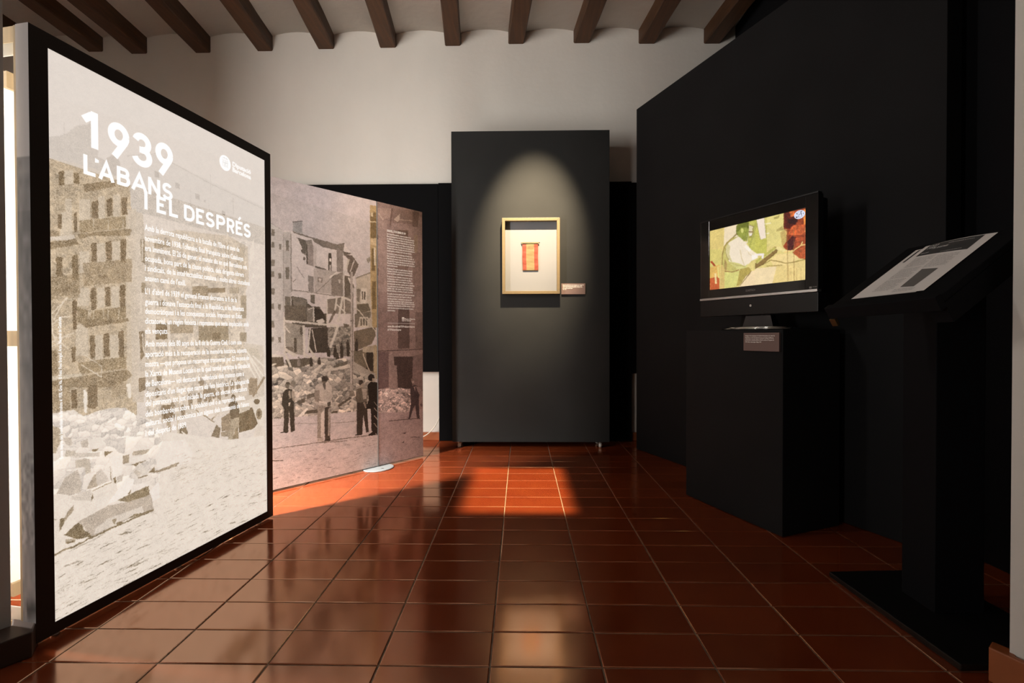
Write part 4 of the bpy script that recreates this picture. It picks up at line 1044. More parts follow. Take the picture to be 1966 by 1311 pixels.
def glyph(mb, ch, x, z, w, h, st, y):
    """bold grotesque capitals and digits built of even strokes; the box x..x+w, z..z+h is filled to its edges"""
    e = st / 2; fx = lambda a: e / w + a * (1 - 2 * e / w); fz = lambda b: e / h + b * (1 - 2 * e / h)
    def st_(pts, butt=()):
        ribbon(mb, [(fx(a), fz(b)) for a, b in pts], st, x, z, w, h, y)
    lo = -e / (h - st); hi = 1 + e / (h - st); lf = -e / (w - st); rt = 1 + e / (w - st)
    if ch == '1': st_([(1, lo), (1, hi)]); st_([(lf * .9, .74), (.55, .955), (1.0, 1.0 - lo * -.2)])
    elif ch == '9': st_(arc(.5, .70, .5, .30, 0, 360, 30)); st_([(1.0, .66), (.90, .50), (.20, lo)])
    elif ch == '3': st_(arc(.48, .745, .46, .255, 165, -90, 18)); st_(arc(.48, .255, .52, .265, 90, -165, 20)); st_([(.30, .495), (.5, .495)])
    elif ch == 'L': st_([(0, hi), (0, 0), (rt, 0)])
    elif ch == 'A': st_([(-.02, lo), (.5, 1.03), (1.02, lo)]); st_([(.2, .24), (.8, .24)])
    elif ch == 'B': st_([(0, lo), (0, hi)]); st_([(0, 1), (.6, 1)] + arc(.6, .765, .32, .235, 90, -90, 10) + [(0, .53)]); st_([(0, 0), (.64, 0)] + arc(.64, .265, .36, .265, -90, 90, 10) + [(0, .53)])
    elif ch == 'N': st_([(0, lo), (0, hi)]); st_([(1, lo), (1, hi)]); st_([(.0, 1), (1, 0)])
    elif ch == 'S': st_(arc(.5, .75, .44, .25, 25, 180, 12) + arc(.5, .74, .44, .24, 190, 270, 6) + arc(.5, .25, .5, .25, 90, -10, 8) + arc(.5, .25, .5, .25, -20, -160, 10))
    elif ch == 'I': ribbon(mb, [(.5, 0), (.5, 1)], w, x, z, w, h, y)
    elif ch in 'EÉ':
        st_([(rt, 1), (0, 1), (0, 0), (rt, 0)]); st_([(0, .52), (.88, .52)])
        if ch == 'É': ribbon(mb, [(.42, 1.09), (.72, 1.32)], st * .8, x, z, w, h, y)
    elif ch == 'D': st_([(0, 0), (0, 1), (.45, 1)] + arc(.45, .62, .55, .38, 90, 0, 8) + arc(.45, .38, .55, .38, 0, -90, 8) + [(-.0, 0)])
    elif ch in 'PR':
        st_([(0, lo), (0, hi)]); st_([(0, 1), (.55, 1)] + arc(.55, .72, .45, .28, 90, -90, 12) + [(0, .44)])
        if ch == 'R': st_([(.5, .44), (1.0, lo)])
    elif ch == "'": ribbon(mb, [(.5, 1), (.5, 0)], w, x, z, w, h, y)
# ================================================================== SETTING
# floor: mortar bed with every tile in view as a part of its own
TW, TD, TX0, TY0 = .30, .15, -.0841, 1.271
fb = MB(); fb.box(-4.6, 3.0, -2.2, 4.6, -.12, -.0030)
floor = fb.build('floor', M['grout']); tag(floor, kind='structure')
def tile_geo(mb, x, y, rnd=0):
    hx, hy, b = TW / 2 - .0022, TD / 2 - .0022, .0022
    z0, z1 = -.0035, 0
    vs = [(x - hx, y - hy, z0), (x + hx, y - hy, z0), (x + hx, y + hy, z0), (x - hx, y + hy, z0), (x - hx, y - hy, z1 - .0012), (x + hx, y - hy, z1 - .0012), (x + hx, y + hy, z1 - .0012), (x - hx, y + hy, z1 - .0012),
          (x - hx + b, y - hy + b, z1), (x + hx - b, y - hy + b, z1), (x + hx - b, y + hy - b, z1), (x - hx + b, y + hy - b, z1)]
    fs = [(8, 9, 10, 11)] + [(i, (i + 1) % 4, 4 + (i + 1) % 4, 4 + i) for i in range(4)] + [(4 + i, 4 + (i + 1) % 4, 8 + (i + 1) % 4, 8 + i) for i in range(4)]
    mb.add(vs, fs)
tb = MB(); tile_geo(tb, 0, 0); tile0 = tb.build('tile', M['tile'], floor)
random.seed(4)
first = True; rest = MB(); ntile = 0
for j in range(-23, 21):
    for i in range(-15, 10):
        x = TX0 + (i + .5) * TW; y = TY0 + (j - .5) * TD
        if y > 4.15 or x < -4.4 or x > 2.9: continue
        near = (-7 <= i <= 5) and (-1 <= j <= 19)
        if near and ntile < 296:
            o = tile0 if first else tile0.copy()
            if not first: COL.objects.link(o)
            first = False; ntile += 1; o.parent = floor
            o.location = (x, y, random.uniform(-.0004, .0002)); o.rotation_euler = (random.gauss(0, .0022), random.gauss(0, .0012), random.gauss(0, .0008))
        else: tile_geo(rest, x, y)
ro = rest.build('tile', M['tile'], floor); tag(ro, kind='stuff')

# back wall, left wall with its window, door reveals, right wall
WY = 4.075
wall_back = MB().box(-4.3, 2.5, WY, WY + .3, 0, 3.62).build('wall_back', M['plaster']); tag(wall_back, kind='structure')
bb = MB().box(-3.9, -.69, WY - .018, WY, 0, .067).box(.94, 1.75, WY - .018, WY, 0, .067).build('baseboard_back', M['skirting'], bevel=.003); tag(bb, kind='structure')
# left wall runs obliquely from the near corner to the far one
A0, A1 = Vector((-2.30, 1.28)), Vector((-3.78, 4.12)); ud = (A1 - A0).normalized(); nd = Vector((-ud.y, ud.x)) * 1.0
if nd.x > 0: nd = -nd
def lw(s, d): p = A0 + ud * s + nd * d; return (p.x, p.y)
LEN = (A1 - A0).length
w_open = (.10, 1.05, .02, 2.85); TH = .42
wl = MB()
wl.prism([lw(-.3, .02), lw(w_open[0], .02), lw(w_open[0], TH), lw(-.3, TH)], 0, 3.62)
wl.prism([lw(w_open[1], 0), lw(1.18, 0), lw(1.18, TH), lw(w_open[1], TH)], 0, 3.62)
c0 = lw(1.18, 0); c1 = lw(1.18, TH)
wl.prism([c0, (-4.12, 3.02), (-4.5, 2.75), c1], 0, 3.62)
wl.prism([(-4.12, 3.02), (-4.12, 4.3), (-4.5, 4.3), (-4.5, 2.75)], 0, 3.62)
wl.prism([lw(w_open[0], 0), lw(w_open[1], 0), lw(w_open[1], TH), lw(w_open[0], TH)], w_open[3], 3.62)
wall_left = wl.build('wall_left', M['plaster']); tag(wall_left, kind='structure')
win = bpy.data.objects.new('window_1', None); COL.objects.link(win); tag(win, kind='structure')
f = MB()
for a, b_ in ((w_open[0], w_open[0] + .05), (w_open[1] - .05, w_open[1])): f.prism([lw(a, .22), lw(b_, .22), lw(b_, .28), lw(a, .28)], w_open[2], w_open[3])
for z0, z1 in ((w_open[2], w_open[2] + .06), (w_open[3] - .06, w_open[3])): f.prism([lw(w_open[0], .22), lw(w_open[1], .22), lw(w_open[1], .28), lw(w_open[0], .28)], z0, z1)
f.build('window_frame', M['wood_dark'], win)
MB().prism([lw(w_open[0] + .05, .245), lw(w_open[1] - .05, .245), lw(w_open[1] - .05, .25), lw(w_open[0] + .05, .25)], .08, 2.69).build('pane', M['glass'], win)
lf = MB(); h0 = Vector((-2.385, 1.535)); ld = Vector((math.cos(math.radians(51.3)), math.sin(math.radians(51.3)))); ln = Vector((-ld.y, ld.x)) * .03; h1 = h0 + ld * .18
lf.prism([tuple(h0), tuple(h1), tuple(h1 + ln), tuple(h0 + ln)], .04, 2.80).build('blocking_shutter', M['wood_dark'], win)  # unseen leaf, added and angled to block daylight from the back wall's left
MB().prism([lw(.20, .03), lw(w_open[1], .03), lw(w_open[1], .06), lw(.20, .06)], .04, 2.80).build('blocking_shutter', M['wood_dark'], win)
# splayed doorway in the front wall
E0 = (-1.439, 1.318); E1 = (-2.05, .40)
wfl = MB().prism([E0, E1, (-2.9, .40), (-2.9, 1.20), (-2.32, 1.325)], 0, 3.62).build('wall_front_left', M['plaster']); tag(wfl, kind='structure')
R0 = (1.222, 1.215); R1 = (1.62, .305)
wfr = MB().prism([R0, (2.5, 1.215), (2.5, .305), R1], 0, 3.62).build('wall_front_right', M['plaster']); tag(wfr, kind='structure')
wft = MB().prism([(-2.05, .40), (1.6, .36), (1.222, 1.2), (-1.439, 1.3)], 2.55, 3.62).build('wall_front_top', M['plaster']); tag(wft, kind='structure')
bl = MB()
bl.prism([(-1.350, 1.290), (-2.02, .345), (-2.07, .385), (-1.439, 1.318), (-1.47, 1.35), (-1.40, 1.355)], 0, .070)
bl = bl.build('baseboard_left', M['skirting_dark'], bevel=.004); tag(bl, kind='structure')
br = MB().prism([(1.190, 1.236), (1.222, 1.26), (1.245, 1.22), (1.222, 1.2), (1.64, .32), (1.60, .295)], 0, .088).build('baseboard_right', M['skirting'], bevel=.004); tag(br, kind='structure')
wr = MB().box(1.80, 2.2, 1.215, 4.4, 0, 3.62).build('wall_right', M['void_black']); tag(wr, kind='structure')  # black colour stands in for the unlit gap past the partition
# ceiling of shallow plaster vaults between oak beams
bx = [-4.19, -3.64, -3.258, -2.707, -2.172, -1.650, -1.120, -.570, -.032, .519, 1.062, 1.602, 2.145]
allb = [-4.75] + bx + [2.69]
SK = .0985
cb = MB(); yn, yf = .2, 4.2
prof = []
for a, b_ in zip(allb[:-1], allb[1:]):
    for k in range(10):
        t = k / 10; prof.append((a + (b_ - a) * t, 3.425 + .047 * (1 - (2 * t - 1) ** 2)))
prof.append((allb[-1], 3.425))
n = len(prof)
vs = [(x, yf, z) for x, z in prof] + [(x + SK * (yf - yn), yn, z) for x, z in prof] + [(x, yf, 3.62) for x, z in prof] + [(x + SK * (yf - yn), yn, 3.62) for x, z in prof]
fs = []
for i in range(n - 1): fs += [(i, i + 1, n + i + 1, n + i), (2 * n + i, 3 * n + i, 3 * n + i + 1, 2 * n + i + 1), (i, 2 * n + i, 2 * n + i + 1, i + 1), (n + i, n + i + 1, 3 * n + i + 1, 3 * n + i)]
fs += [(0, n, 3 * n, 2 * n), (n - 1, 3 * n - 1, 4 * n - 1, 2 * n - 1)]
cb.add(vs, fs); ceiling = cb.build('ceiling', M['plaster'], smooth=False); tag(ceiling, kind='structure')
for p in ceiling.data.polygons:
    p.use_smooth = abs(p.normal.z) > .5 and p.center.z < 3.5
def beam_mesh(seed):
    rng = random.Random(seed); mb = MB(); L = 3.9; N = 13; vs = []; fs = []
    for i in range(N + 1):
        y = -L * i / N; w = .0675 + rng.uniform(-.003, .003); zb = rng.uniform(-.003, .003); x = SK * (-y) + rng.uniform(-.003, .003)
        vs += [(x - w, y, .16), (x - w, y, .008 + zb), (x - w + .008, y, zb), (x + w - .008, y, zb), (x + w, y, .008 + zb), (x + w, y, .16)]
    for i in range(N):
        for k in range(6): fs.append((i * 6 + k, i * 6 + (k + 1) % 6, (i + 1) * 6 + (k + 1) % 6, (i + 1) * 6 + k))
    fs += [tuple(range(5, -1, -1)), tuple(N * 6 + k for k in range(6))]
    mb.add(vs, fs); return mb
zb = [3.318, 3.318, 3.295, 3.2975, 3.308, 3.3145, 3.318, 3.3307, 3.3345, 3.338, 3.325, 3.318, 3.318]
for k, (x, z) in enumerate(zip(bx, zb)):
    o = beam_mesh(k).build('beam', M['wood_dark'], ceiling); o.location = (x, WY - .002, z + .008)

# ================================================================== WALL BOARDS
BF = 4.025
def board(x0, x1, z0, z1, label, mm):
    o = MB().box(x0, x1, BF, WY - .001, z0, z1).build('wall_board', mm, bevel=.002); tag(o, label, 'board', 'black boards on the back wall'); return o
board(-2.35, -.692, .583, 2.162, 'matt black board on the back wall above the cream wall strip, left of the charcoal stand', M['board_black'])
board(-.690, .926, 0.001, 2.168, 'tall black board on the back wall reaching the floor, directly behind the charcoal stand', M['board_black'])
board(.928, 1.30, .568, 2.158, 'black board on the back wall in the gap between stand and black partition', M['board_black'])
# cables by the white wall strip
def cable(pts, r, label):
    P = [Vector(p) for p in pts]; out = []
    for i in range(len(P) - 1):
        a, b, c, d = P[max(i - 1, 0)], P[i], P[i + 1], P[min(i + 2, len(P) - 1)]
        for k in range(6):
            t = k / 6; out.append(.5 * ((2 * b) + (c - a) * t + (2 * a - 5 * b + 4 * c - d) * t * t + (3 * b - a - 3 * c + d) * t ** 3))
    out.append(P[-1]); o = MB().tube(out, r, 6).build('cable', M['white_plastic'], smooth=True); tag(o, label, 'cable'); return o
cable([(-.688, 4.050, .205), (-.700, 4.040, .175), (-.725, 4.02, .125), (-.775, 4.0, .07), (-.835, 3.98, .038), (-.92, 3.96, .012), (-1.05, 3.95, .0045), (-1.3, 3.98, .0045)], .0042, 'white cable curving down to the floor in front of the cream wall strip')

# ================================================================== MOVABLE STAND
SY = 3.754
st = thing('movable_stand', 'tall charcoal panel stand on casters carrying the framed pennant', 'stand', (.078, SY + .11, 0))
MB().box(-.618, .615, -.11, .11, .052, 2.4815).build('body', M['stand_paint'], st, bevel=.0025)
def caster_mesh():
    fk = MB()
    fk.box(-.022, .022, -.022, .022, .0460, .0520)
    fk.lathe([(.009, .038), (.009, .046)], 12)
    fk.box(-.014, -.0115, -.014, .016, .014, .040); fk.box(.0115, .014, -.014, .016, .014, .040); fk.box(-.014, .014, -.014, .014, .037, .040)
    fk.lathe([(.0035, -.017), (.0035, .017)], 10, (0, .002, .0185), 'x')
    wh = MB().lathe([(.012, -.0095), (.0175, -.009), (.0185, -.006), (.0185, .006), (.0175, .009), (.012, .0095)], 20, (0, .002, .0187), 'x')
    return fk, wh
cf = None
for k, (x, y) in enumerate(((-.570, -.062), (.548, -.062), (-.570, .07), (.548, .07))):
    if cf is None:
        fk, wh = caster_mesh(); cf = fk.build('caster', M['chrome'], st); cf['label'] = 'chrome swivel caster'; cw = wh.build('wheel', M['rubber'], cf, smooth=False); c = cf
    else:
        c = cf.copy(); COL.objects.link(c); c.parent = st; w2 = cw.copy(); COL.objects.link(w2); w2.parent = c
    c.location = (x, y, 0); c.rotation_euler = (0, 0, (.35, -.2, .9, -1.1)[k])
for x in (-.50, -.275, .02, .26): MB().lathe([(.006, .0485), (.007, .050), (.007, .052)], 10, (x, -.085, 0)).build('screw', M['chrome'], st)

# framed pennant
FY = SY - .0505
fr = thing('picture_frame', 'light wood box frame with white mount hanging on the charcoal stand', 'picture frame', (.080, SY - .0005, 1.5))
fx, fz0, fz1 = .2225, -.292, .2935; rw = .0225; dep = .050
def rail(pts):
    # mitred rail: outer and inner edge points, depth dep
    a, b, c, d = pts
    return MB().add([(a[0], -dep, a[1]), (b[0], -dep, b[1]), (c[0], -dep, c[1]), (d[0], -dep, d[1]), (a[0], 0, a[1]), (b[0], 0, b[1]), (c[0], 0, c[1]), (d[0], 0, d[1])],
                    [(0, 1, 2, 3), (7, 6, 5, 4), (0, 4, 5, 1), (1, 5, 6, 2), (2, 6, 7, 3), (3, 7, 4, 0)])
ix, iz0, iz1 = fx - rw, fz0 + rw, fz1 - rw
for pts in (((-fx, fz1), (fx, fz1), (ix, iz1), (-ix, iz1)), ((-fx, fz0), (-ix, iz0), (ix, iz0), (fx, fz0)), ((-fx, fz0), (-fx, fz1), (-ix, iz1), (-ix, iz0)), ((fx, fz1), (fx, fz0), (ix, iz0), (ix, iz1))):
    rail(pts).build('frame_rail', M['maple'], fr, bevel=.0015)
mt = MB(); yy = -.008
wx0, wx1, wz0, wz1 = -.0745, .070, -.1085, .1130
for a in ((-ix, wx0, iz0, iz1), (wx1, ix, iz0, iz1), (wx0, wx1, iz0, wz0), (wx0, wx1, wz1, iz1)): mt.box(a[0], a[1], yy, yy + .003, a[2], a[3])
mt.build('mount', M['mount'], fr); MB().box(-ix, ix, -.004, -.001, iz0, iz1).build('backing', M['mount2'], fr)
MB().box(-ix, ix, -.044, -.042, iz0, iz1).build('glass', M['glass'], fr)
# pennant inside the frame
pn = thing('pennant', 'small red and yellow striped silk pennant on a thin rod inside the wooden frame', 'pennant', (.076, SY - .0085, 1.5))
def cloth(x0, x1, m_):
    mb = MB(); nx, nz = 6, 26; vs = []
    for k in range(nz + 1):
        for i in range(nx + 1):
            v = k / nz; u = i / nx; x = x0 + (x1 - x0) * u; z = .1030 - .2080 * v
            x += .0022 * v * (1 if x > -.03 else .9) + .0008 * math.sin(v * 9)
            y = -.0035 - .0005 * math.sin(v * 23 + x * 30) - .0003 * math.sin(v * 51 - x * 50)
            vs.append((x, y, z))
    mb.add(vs, [(k * (nx + 1) + i, k * (nx + 1) + i + 1, (k + 1) * (nx + 1) + i + 1, (k + 1) * (nx + 1) + i) for k in range(nz) for i in range(nx)])
    return mb.build('stripe', m_, pn, smooth=True)
o = cloth(-.0625, -.0325, M['red']); o['label'] = 'red stripe'; o = cloth(-.0325, .0285, M['yellow']); o['label'] = 'yellow middle stripe with faded lettering'; o = cloth(.0285, .0590, M['red']); o['label'] = 'red stripe'
MB().lathe([(.0032, -.071), (.0040, -.069), (.0040, .067), (.0032, .069)], 10, (-.001, -.004, .1055), 'x').build('rod', M['brass'], pn)
MB().box(-.058, .061, -.006, -.0035, -.1085, -.1040).build('hem', M['brass'], pn)
tp = MB(); random.seed(3)
for z, x0, w_, s_, cp in ((.0815, -.0415, .086, 'Unión General de Obreros', .0050), (.0715, -.0270, .053, 'Sección Textil', .0048), (.0618, -.0235, .0450, 'Sabadell y Radio', .0046)): add_line(tp, s_, x0, z, w_, cp, -.0072, .01, 1)
for z in (.046, .039, .031, .0235, .016, .009, .002, -.0055, -.0125, -.020, -.0315, -.0455, -.0650):
    add_line(tp, random.choice(('por la unidad y la causa', 'de todos los trabajadores', 'sección local del ramo', 'en recuerdo de los actos')), -.028 + random.uniform(0, .006), z, .044 + random.uniform(0, .006), .0030, -.0072, .0, 1)
tag(tp.build('lettering', M['ochre'], pn), kind='stuff')

def caption_card(loc, rotz, w, h, lines, label, cap, pitch, lm, tm, widths):
    c = thing('caption_card', label, 'label', loc, rotz)
    MB().box(0, w, -.010, 0, 0, h).build('card', M['caption'], c, bevel=.0008)
    t = MB()
    for i, (s_, wd) in enumerate(zip(lines, widths)): add_line(t, s_, lm, h - tm - i * pitch, wd, cap, -.0104, .02, 1)
    tag(t.build('lettering', M['ink_white'], c), kind='stuff'); return c
caption_card((.3165, SY - .0005, 1.2075), 0, .186, .084,
    ['Banderí de seda amb els colors de la bandera que commemora', "l'entrada de les tropes a la ciutat de Sabadell, gener de 1939.", 'Teixit de seda i cotó, vareta de metall, lletres estampades i filat', "Donació particular", 'Núm. 1292'],
    'small mauve caption card with white text beside the wooden picture frame', .0062, .0086, .0115, .0150, (.163, .150, .152, .0765, .027))

# ================================================================== LIGHT BOX
LA = Vector((-1.3797, 1.3304, 0)); LU = (.1687, .9857)
lb = thing('light_box', 'tall backlit light box with black border and large 1939 title', 'light box', (LA.x, LA.y, 0), math.atan2(LU[1], LU[0]))
LW_, LZ0, LZ1 = .996, .010, 1.766
PX0, PX1, PZ0, PZ1 = .048, .957, .044, 1.7228
dp = .046
b = MB()
b.box(0, PX0, 0, .004, LZ0, LZ1); b.box(PX1, LW_, 0, .004, LZ0, LZ1); b.box(PX0, PX1, 0, .004, LZ0, PZ0); b.box(PX0, PX1, 0, .004, PZ1, LZ1)
o = b.build('border', M['border'], lb); o['label'] = 'black printed border'
fm = MB(); fm.box(.0005, LW_, .0042, .03, LZ0, LZ0 + .03).box(.0005, LW_, .0042, .03, LZ1 - .03, LZ1).box(.0005, .03, .0042, .03, LZ0 + .03, LZ1 - .03).box(LW_ - .03, LW_, .0042, .03, LZ0 + .03, LZ1 - .03)
fm.build('front_frame', M['border'], lb)
lim = paint(LBP, 900, 1660)
vl = (1.4045 - PZ0) / (PZ1 - PZ0); k0 = int(vl * 1660)
lim = blur(warp(lim, 1.5, 8)); lim = grain(lim, .085, 1)
veil = np.array((226, 222, 217)) / 255
lim[k0:] = lim[k0:] * .30 + veil * .70
yy_ = np.linspace(0, 1, 1660)[:, None, None]; xx_ = np.linspace(0, 1, 900)[None, :, None]
lim = (lim * .93 + .07 * np.array((.96, .945, .92))) * np.array((.985, .955, .935))
L_img = to_image('light_box_print', lim)
M['lb_print'] = print_material('backlit_photograph_print', L_img, emission=1.0, diffuse=.20, rough=.5, spec=.3)
o = MB().add([(PX0, .0022, PZ0), (PX1, .0022, PZ0), (PX1, .0022, PZ1), (PX0, .0022, PZ1)], [(0, 1, 2, 3)]).build('photograph', M['lb_print'], lb)
set_uv(o, lambda c: ((c.x - PX0) / (PX1 - PX0), (c.z - PZ0) / (PZ1 - PZ0))); o['label'] = 'glowing sepia photograph of a bombed street'
# title
YT = .0016; t = MB(); ST = .0215
def letter(ch, x0, z0, w_, h_, st_w):
    g = MB(); glyph(g, ch, x0, z0, w_, h_, st_w, YT); g.build('title_letter', M['letters'], lb)
for ch, x0, x1 in (('1', .1445, .1885), ('9', .2195, .2915), ('3', .3015, .3755), ('9', .3885, .4605)): letter(ch, x0, 1.4805 if ch == '1' else 1.4790, x1 - x0, .1145 + (0 if ch == '1' else .0015), ST)
S2 = .0118
for ch, x0, x1 in (('L', .1430, .1790), ('A', .1880, .2395), ('B', .2475, .2930), ('A', .2970, .3560), ('N', .3590, .4060), ('S', .4135, .4570)): letter(ch, x0, 1.3905, x1 - x0, .0615, S2)
MB().add([(.1780, YT, 1.4515), (.1895, YT, 1.4480), (.1895, YT, 1.4400), (.1780, YT, 1.4370)], [(0, 1, 2, 3)]).build('title_letter', M['letters'], lb)
for ch, x0, x1 in (('I', .3440, .3558), ('E', .3905, .4285), ('L', .4415, .4795), ('D', .5065, .5555), ('E', .5625, .6005), ('S', .6085, .6540), ('P', .6640, .7120), ('R', .7205, .7640), ('É', .7710, .8115), ('S', .8170, .8625)): letter(ch, x0, 1.3330, x1 - x0, .0610, S2)
t = MB()
for s_, x, z, w_ in BODY: add_line(t, s_, x, z, w_, .0203, YT, .012, 2)
tag(t.build('body_lettering', M['letters'], lb), kind='stuff')
t = MB(); add_line(t, "Escena després dels bombardejos de Barcelona el 1938, Gran Via. © Foto: Fons Brangulí. Arxiu Nacional de Catalunya", 0, 0, .4225, .0085, 0, .012, 2)
t.v = [(.0752 - z, YT, .5205 + x) for x, y, z in t.v]; tag(t.build('credit_lettering', M['letters'], lb), kind='stuff')
t = MB()
add_line(t, 'Diputació', .7560, 1.6268, .1105, .0185, YT, .022, 2); add_line(t, 'Barcelona', .7560, 1.6030, .1105, .0185, YT, .022, 2)
ec = (.7145, 1.6245); t.add([(ec[0] + .0308 * math.cos(a), YT, ec[1] + .0320 * math.sin(a)) for a in [2 * math.pi * k / 36 for k in range(36)]], [tuple(range(36))])
o = t.build('emblem', M['letters'], lb); o['label'] = 'white round emblem with name'
M['veil_grey'] = mat('grey_print_on_light', (.3, .3, .3), .7, emit=((.66, .63, .60), .86), spec=.1)
t = MB(); yk = .0010
for a in ((-.0150, -.0140, .0165, .0150), (-.0150, -.0010, .0005, -.0010)): pass
def er(x0, x1, z0, z1): t.add([(ec[0] + x0, yk, ec[1] + z0), (ec[0] + x1, yk, ec[1] + z0), (ec[0] + x1, yk, ec[1] + z1), (ec[0] + x0, yk, ec[1] + z1)], [(0, 1, 2, 3)])
er(-.0150, .0150, -.0012, .0012); er(-.0012, .0012, -.019, .014); er(-.0155, -.0140, -.019, .014); er(.0140, .0155, -.019, .014)
for k in range(3): er(-.0115 + k * .0032, -.0100 + k * .0032, -.0185, -.003); er(.0042 + k * .0032, .0057 + k * .0032, .003, .0140)
for q in ([(-.013, .013), (-.011, .013), (-.004, .004), (-.006, .004)], [(-.006, .013), (-.004, .013), (-.011, .004), (-.013, .004)], [(.004, -.004), (.006, -.004), (.013, -.0175), (.011, -.0175)], [(.011, -.004), (.013, -.004), (.006, -.0175), (.004, -.0175)]): t.add([(ec[0] + a_, yk, ec[1] + b_) for a_, b_ in q], [(0, 1, 2, 3)])
for k in range(5): er(-.013 + k * .0058, -.0100 + k * .0058, .0170, .0215 + .002 * (k % 2))
t.build('emblem_shield', M['veil_grey'], lb)
# printed side wrap of the near end
def side_paint():
    h, w = 900, 60; im = np.full((h, w, 3), .62); rng = np.random.default_rng(5)
    v = np.linspace(0, 1, h)[:, None]; u = np.linspace(0, 1, w)[None, :]
    g = np.where(v > .787, .80, .58 - .14 * np.clip((v - .35) / .4, 0, 1) + .10 * np.clip((.30 - v) / .2, 0, 1)) + 0 * u
    g = g + (smooth_noise(h, w, 14, rng) - .5) * .16 * (v < .787) + (smooth_noise(h, w, 40, rng) - .5) * .12 * (v < .787)
    g = np.where((v < .31) & (v > .16), g + (smooth_noise(h, w, 7, rng) - .5) * .22, g)
    g = np.where((v > .70) & (v < .787), g + .05 + .08 * ((v - .70) / .087), g)
    g = np.where((v > .035) & (v < .075), g - .28 * np.clip(1 - abs(v - .055) / .02, 0, 1) * (u > .3), g)
    im = g[..., None] * np.array((1.0, .965, .955)); return np.clip(blur(im), 0, 1)
M['side_print'] = print_material('grey_photograph_print', to_image('side_print', side_paint()), rough=.55)
o = MB().add([(0, 0.0002, LZ0), (0, dp, LZ0), (0, dp, LZ1), (0, .0002, LZ1)], [(0, 1, 2, 3)]).build('side_panel', M['side_print'], lb)
for v in o.data.vertices: v.co.x = -.0006
set_uv(o, lambda c: (1 - c.y / dp, (c.z - LZ0) / (LZ1 - LZ0))); o['label'] = 'pale grey printed end panel'
# open pine carcass behind the printed front
BD = .128; BL = .885
MB().box(.000, .022, dp + .001, dp + .0085, LZ0, LZ1 - .002).build('stile', M['pine'], lb)
MB().box(BL - .022, BL, BD - .014, BD, LZ0, LZ1 - .002).build('stile', M['pine'], lb)
for z0, z1 in ((1.718, 1.764), (.857, .901), (LZ0, .065)): MB().box(.002, .020, dp + .0085, BD - .012, z0, z1).build('rail', M['pine'], lb)
for z0, z1 in ((1.683, 1.718), (.067, .107)): MB().box(.003, .006, dp + .0085, BD - .012, z0, z1).build('valance', M['fabric'], lb)
for z0, z1 in ((1.607, 1.655), (.121, .160)): MB().box(.022, BL - .022, BD - .014, BD - .002, z0, z1).build('rail', M['pine'], lb)
MB().box(.022, BL - .022, BD - .001, BD + .001, .121, 1.655).build('back_textile', M['fabric'], lb)
for x in (.06, .48, .92): MB().lathe([(.010, 0.0005), (.011, .003), (.011, LZ0)], 14, (x, .018, 0)).build('foot', M['rubber'], lb)
for x in (.011, BL - .011): MB().lathe([(.006, 0.0005), (.007, .003), (.007, LZ0)], 14, (x, BD - .007, 0)).build('foot', M['rubber'], lb)

# ================================================================== PHOTO PANELS
PA = Vector((-1.4119, 2.6773, 0)); PU = Vector((.7691 - .0 + 0, 0, 0))
pu = Vector((-.7191 + 1.4119, 3.4762 - 2.6773)).normalized(); PR = math.atan2(pu.y, pu.x)
PH_ = 1.785; SEAM = .690; SL, SRT = -.30, 1.066
pim = paint(P2P, 1100, 1440); pim = grain(blur(warp(pim, 1.5, 9)), .045, 2); P_img = to_image('panel_print', pim)
M['panel_print'] = print_material('photograph_print_on_textile', P_img, rough=.55, spec=.35)
def photo_panel(name, s0, s1, label):
    t_ = thing(name, label, 'display panel', (PA.x + pu.x * s0, PA.y + pu.y * s0, 0), PR)
    w_ = s1 - s0
    o = MB().box(0.0015, w_ - .0015, 0, .016, .0135, PH_).build('print', M['panel_print'], t_, bevel=0)
    set_uv(o, lambda c: ((c.x + s0 - SL) / (SRT - SL), c.z / PH_))
    MB().box(.002, w_ - .002, .001, .015, .0105, .0133).build('bottom_profile', M['plastic'], t_)
    return t_
p1 = photo_panel('photo_panel', SL, SEAM - .003, 'large display panel printed with a sepia photograph of bombed houses and men')
p2 = photo_panel('text_panel', SEAM + .003, SRT, 'narrow mauve display panel with white text block and a young man, beside photo panel')
MB().box(-.0055, -.0005, -.0008, .014, .0135, PH_ - .001).build('edge_profile', M['white_metal'], p2)
t = MB(); OX = SEAM + .003
for i, (s_, x, z, w_) in enumerate(PBODY):
    add_line(t, s_, x - OX, z, w_, .0102 if i not in (0, len(PBODY) - 2, len(PBODY) - 1) else .0135, -.0008, .034 if i else .05, 1)
t.add([(a_ - OX, -.0008, z_) for a_, z_ in ((.7676, .9728), (.9956, .9728), (.9956, .9748), (.7676, .9748))], [(0, 1, 2, 3)])
add_line(t, "Museu d'Història", .9082 - OX, 1.0008, .0895, .0095, -.0008, .03, 1); add_line(t, 'de Sabadell', .9082 - OX, .9896, .0535, .0095, -.0008, .03, 1)
for a_ in ((.886, .904, 1.0120, 1.0175), (.884, .906, 1.0075, 1.0120), (.886, .891, .9885, 1.0075), (.899, .904, .9885, 1.0075), (.891, .899, .9885, .9915), (.891, .899, 1.0005, 1.0035)):
    t.add([(a_[0] - OX, -.0008, a_[2]), (a_[1] - OX, -.0008, a_[2]), (a_[1] - OX, -.0008, a_[3]), (a_[0] - OX, -.0008, a_[3])], [(0, 1, 2, 3)])
o = t.build('lettering', M['ink_white'], p2); tag(o, kind='stuff')
ft = thing('panel_foot', 'pale grey rounded steel foot plate under the seam of the two panels', 'foot', (-.965 + .012, 3.192 - .010, 0), PR)
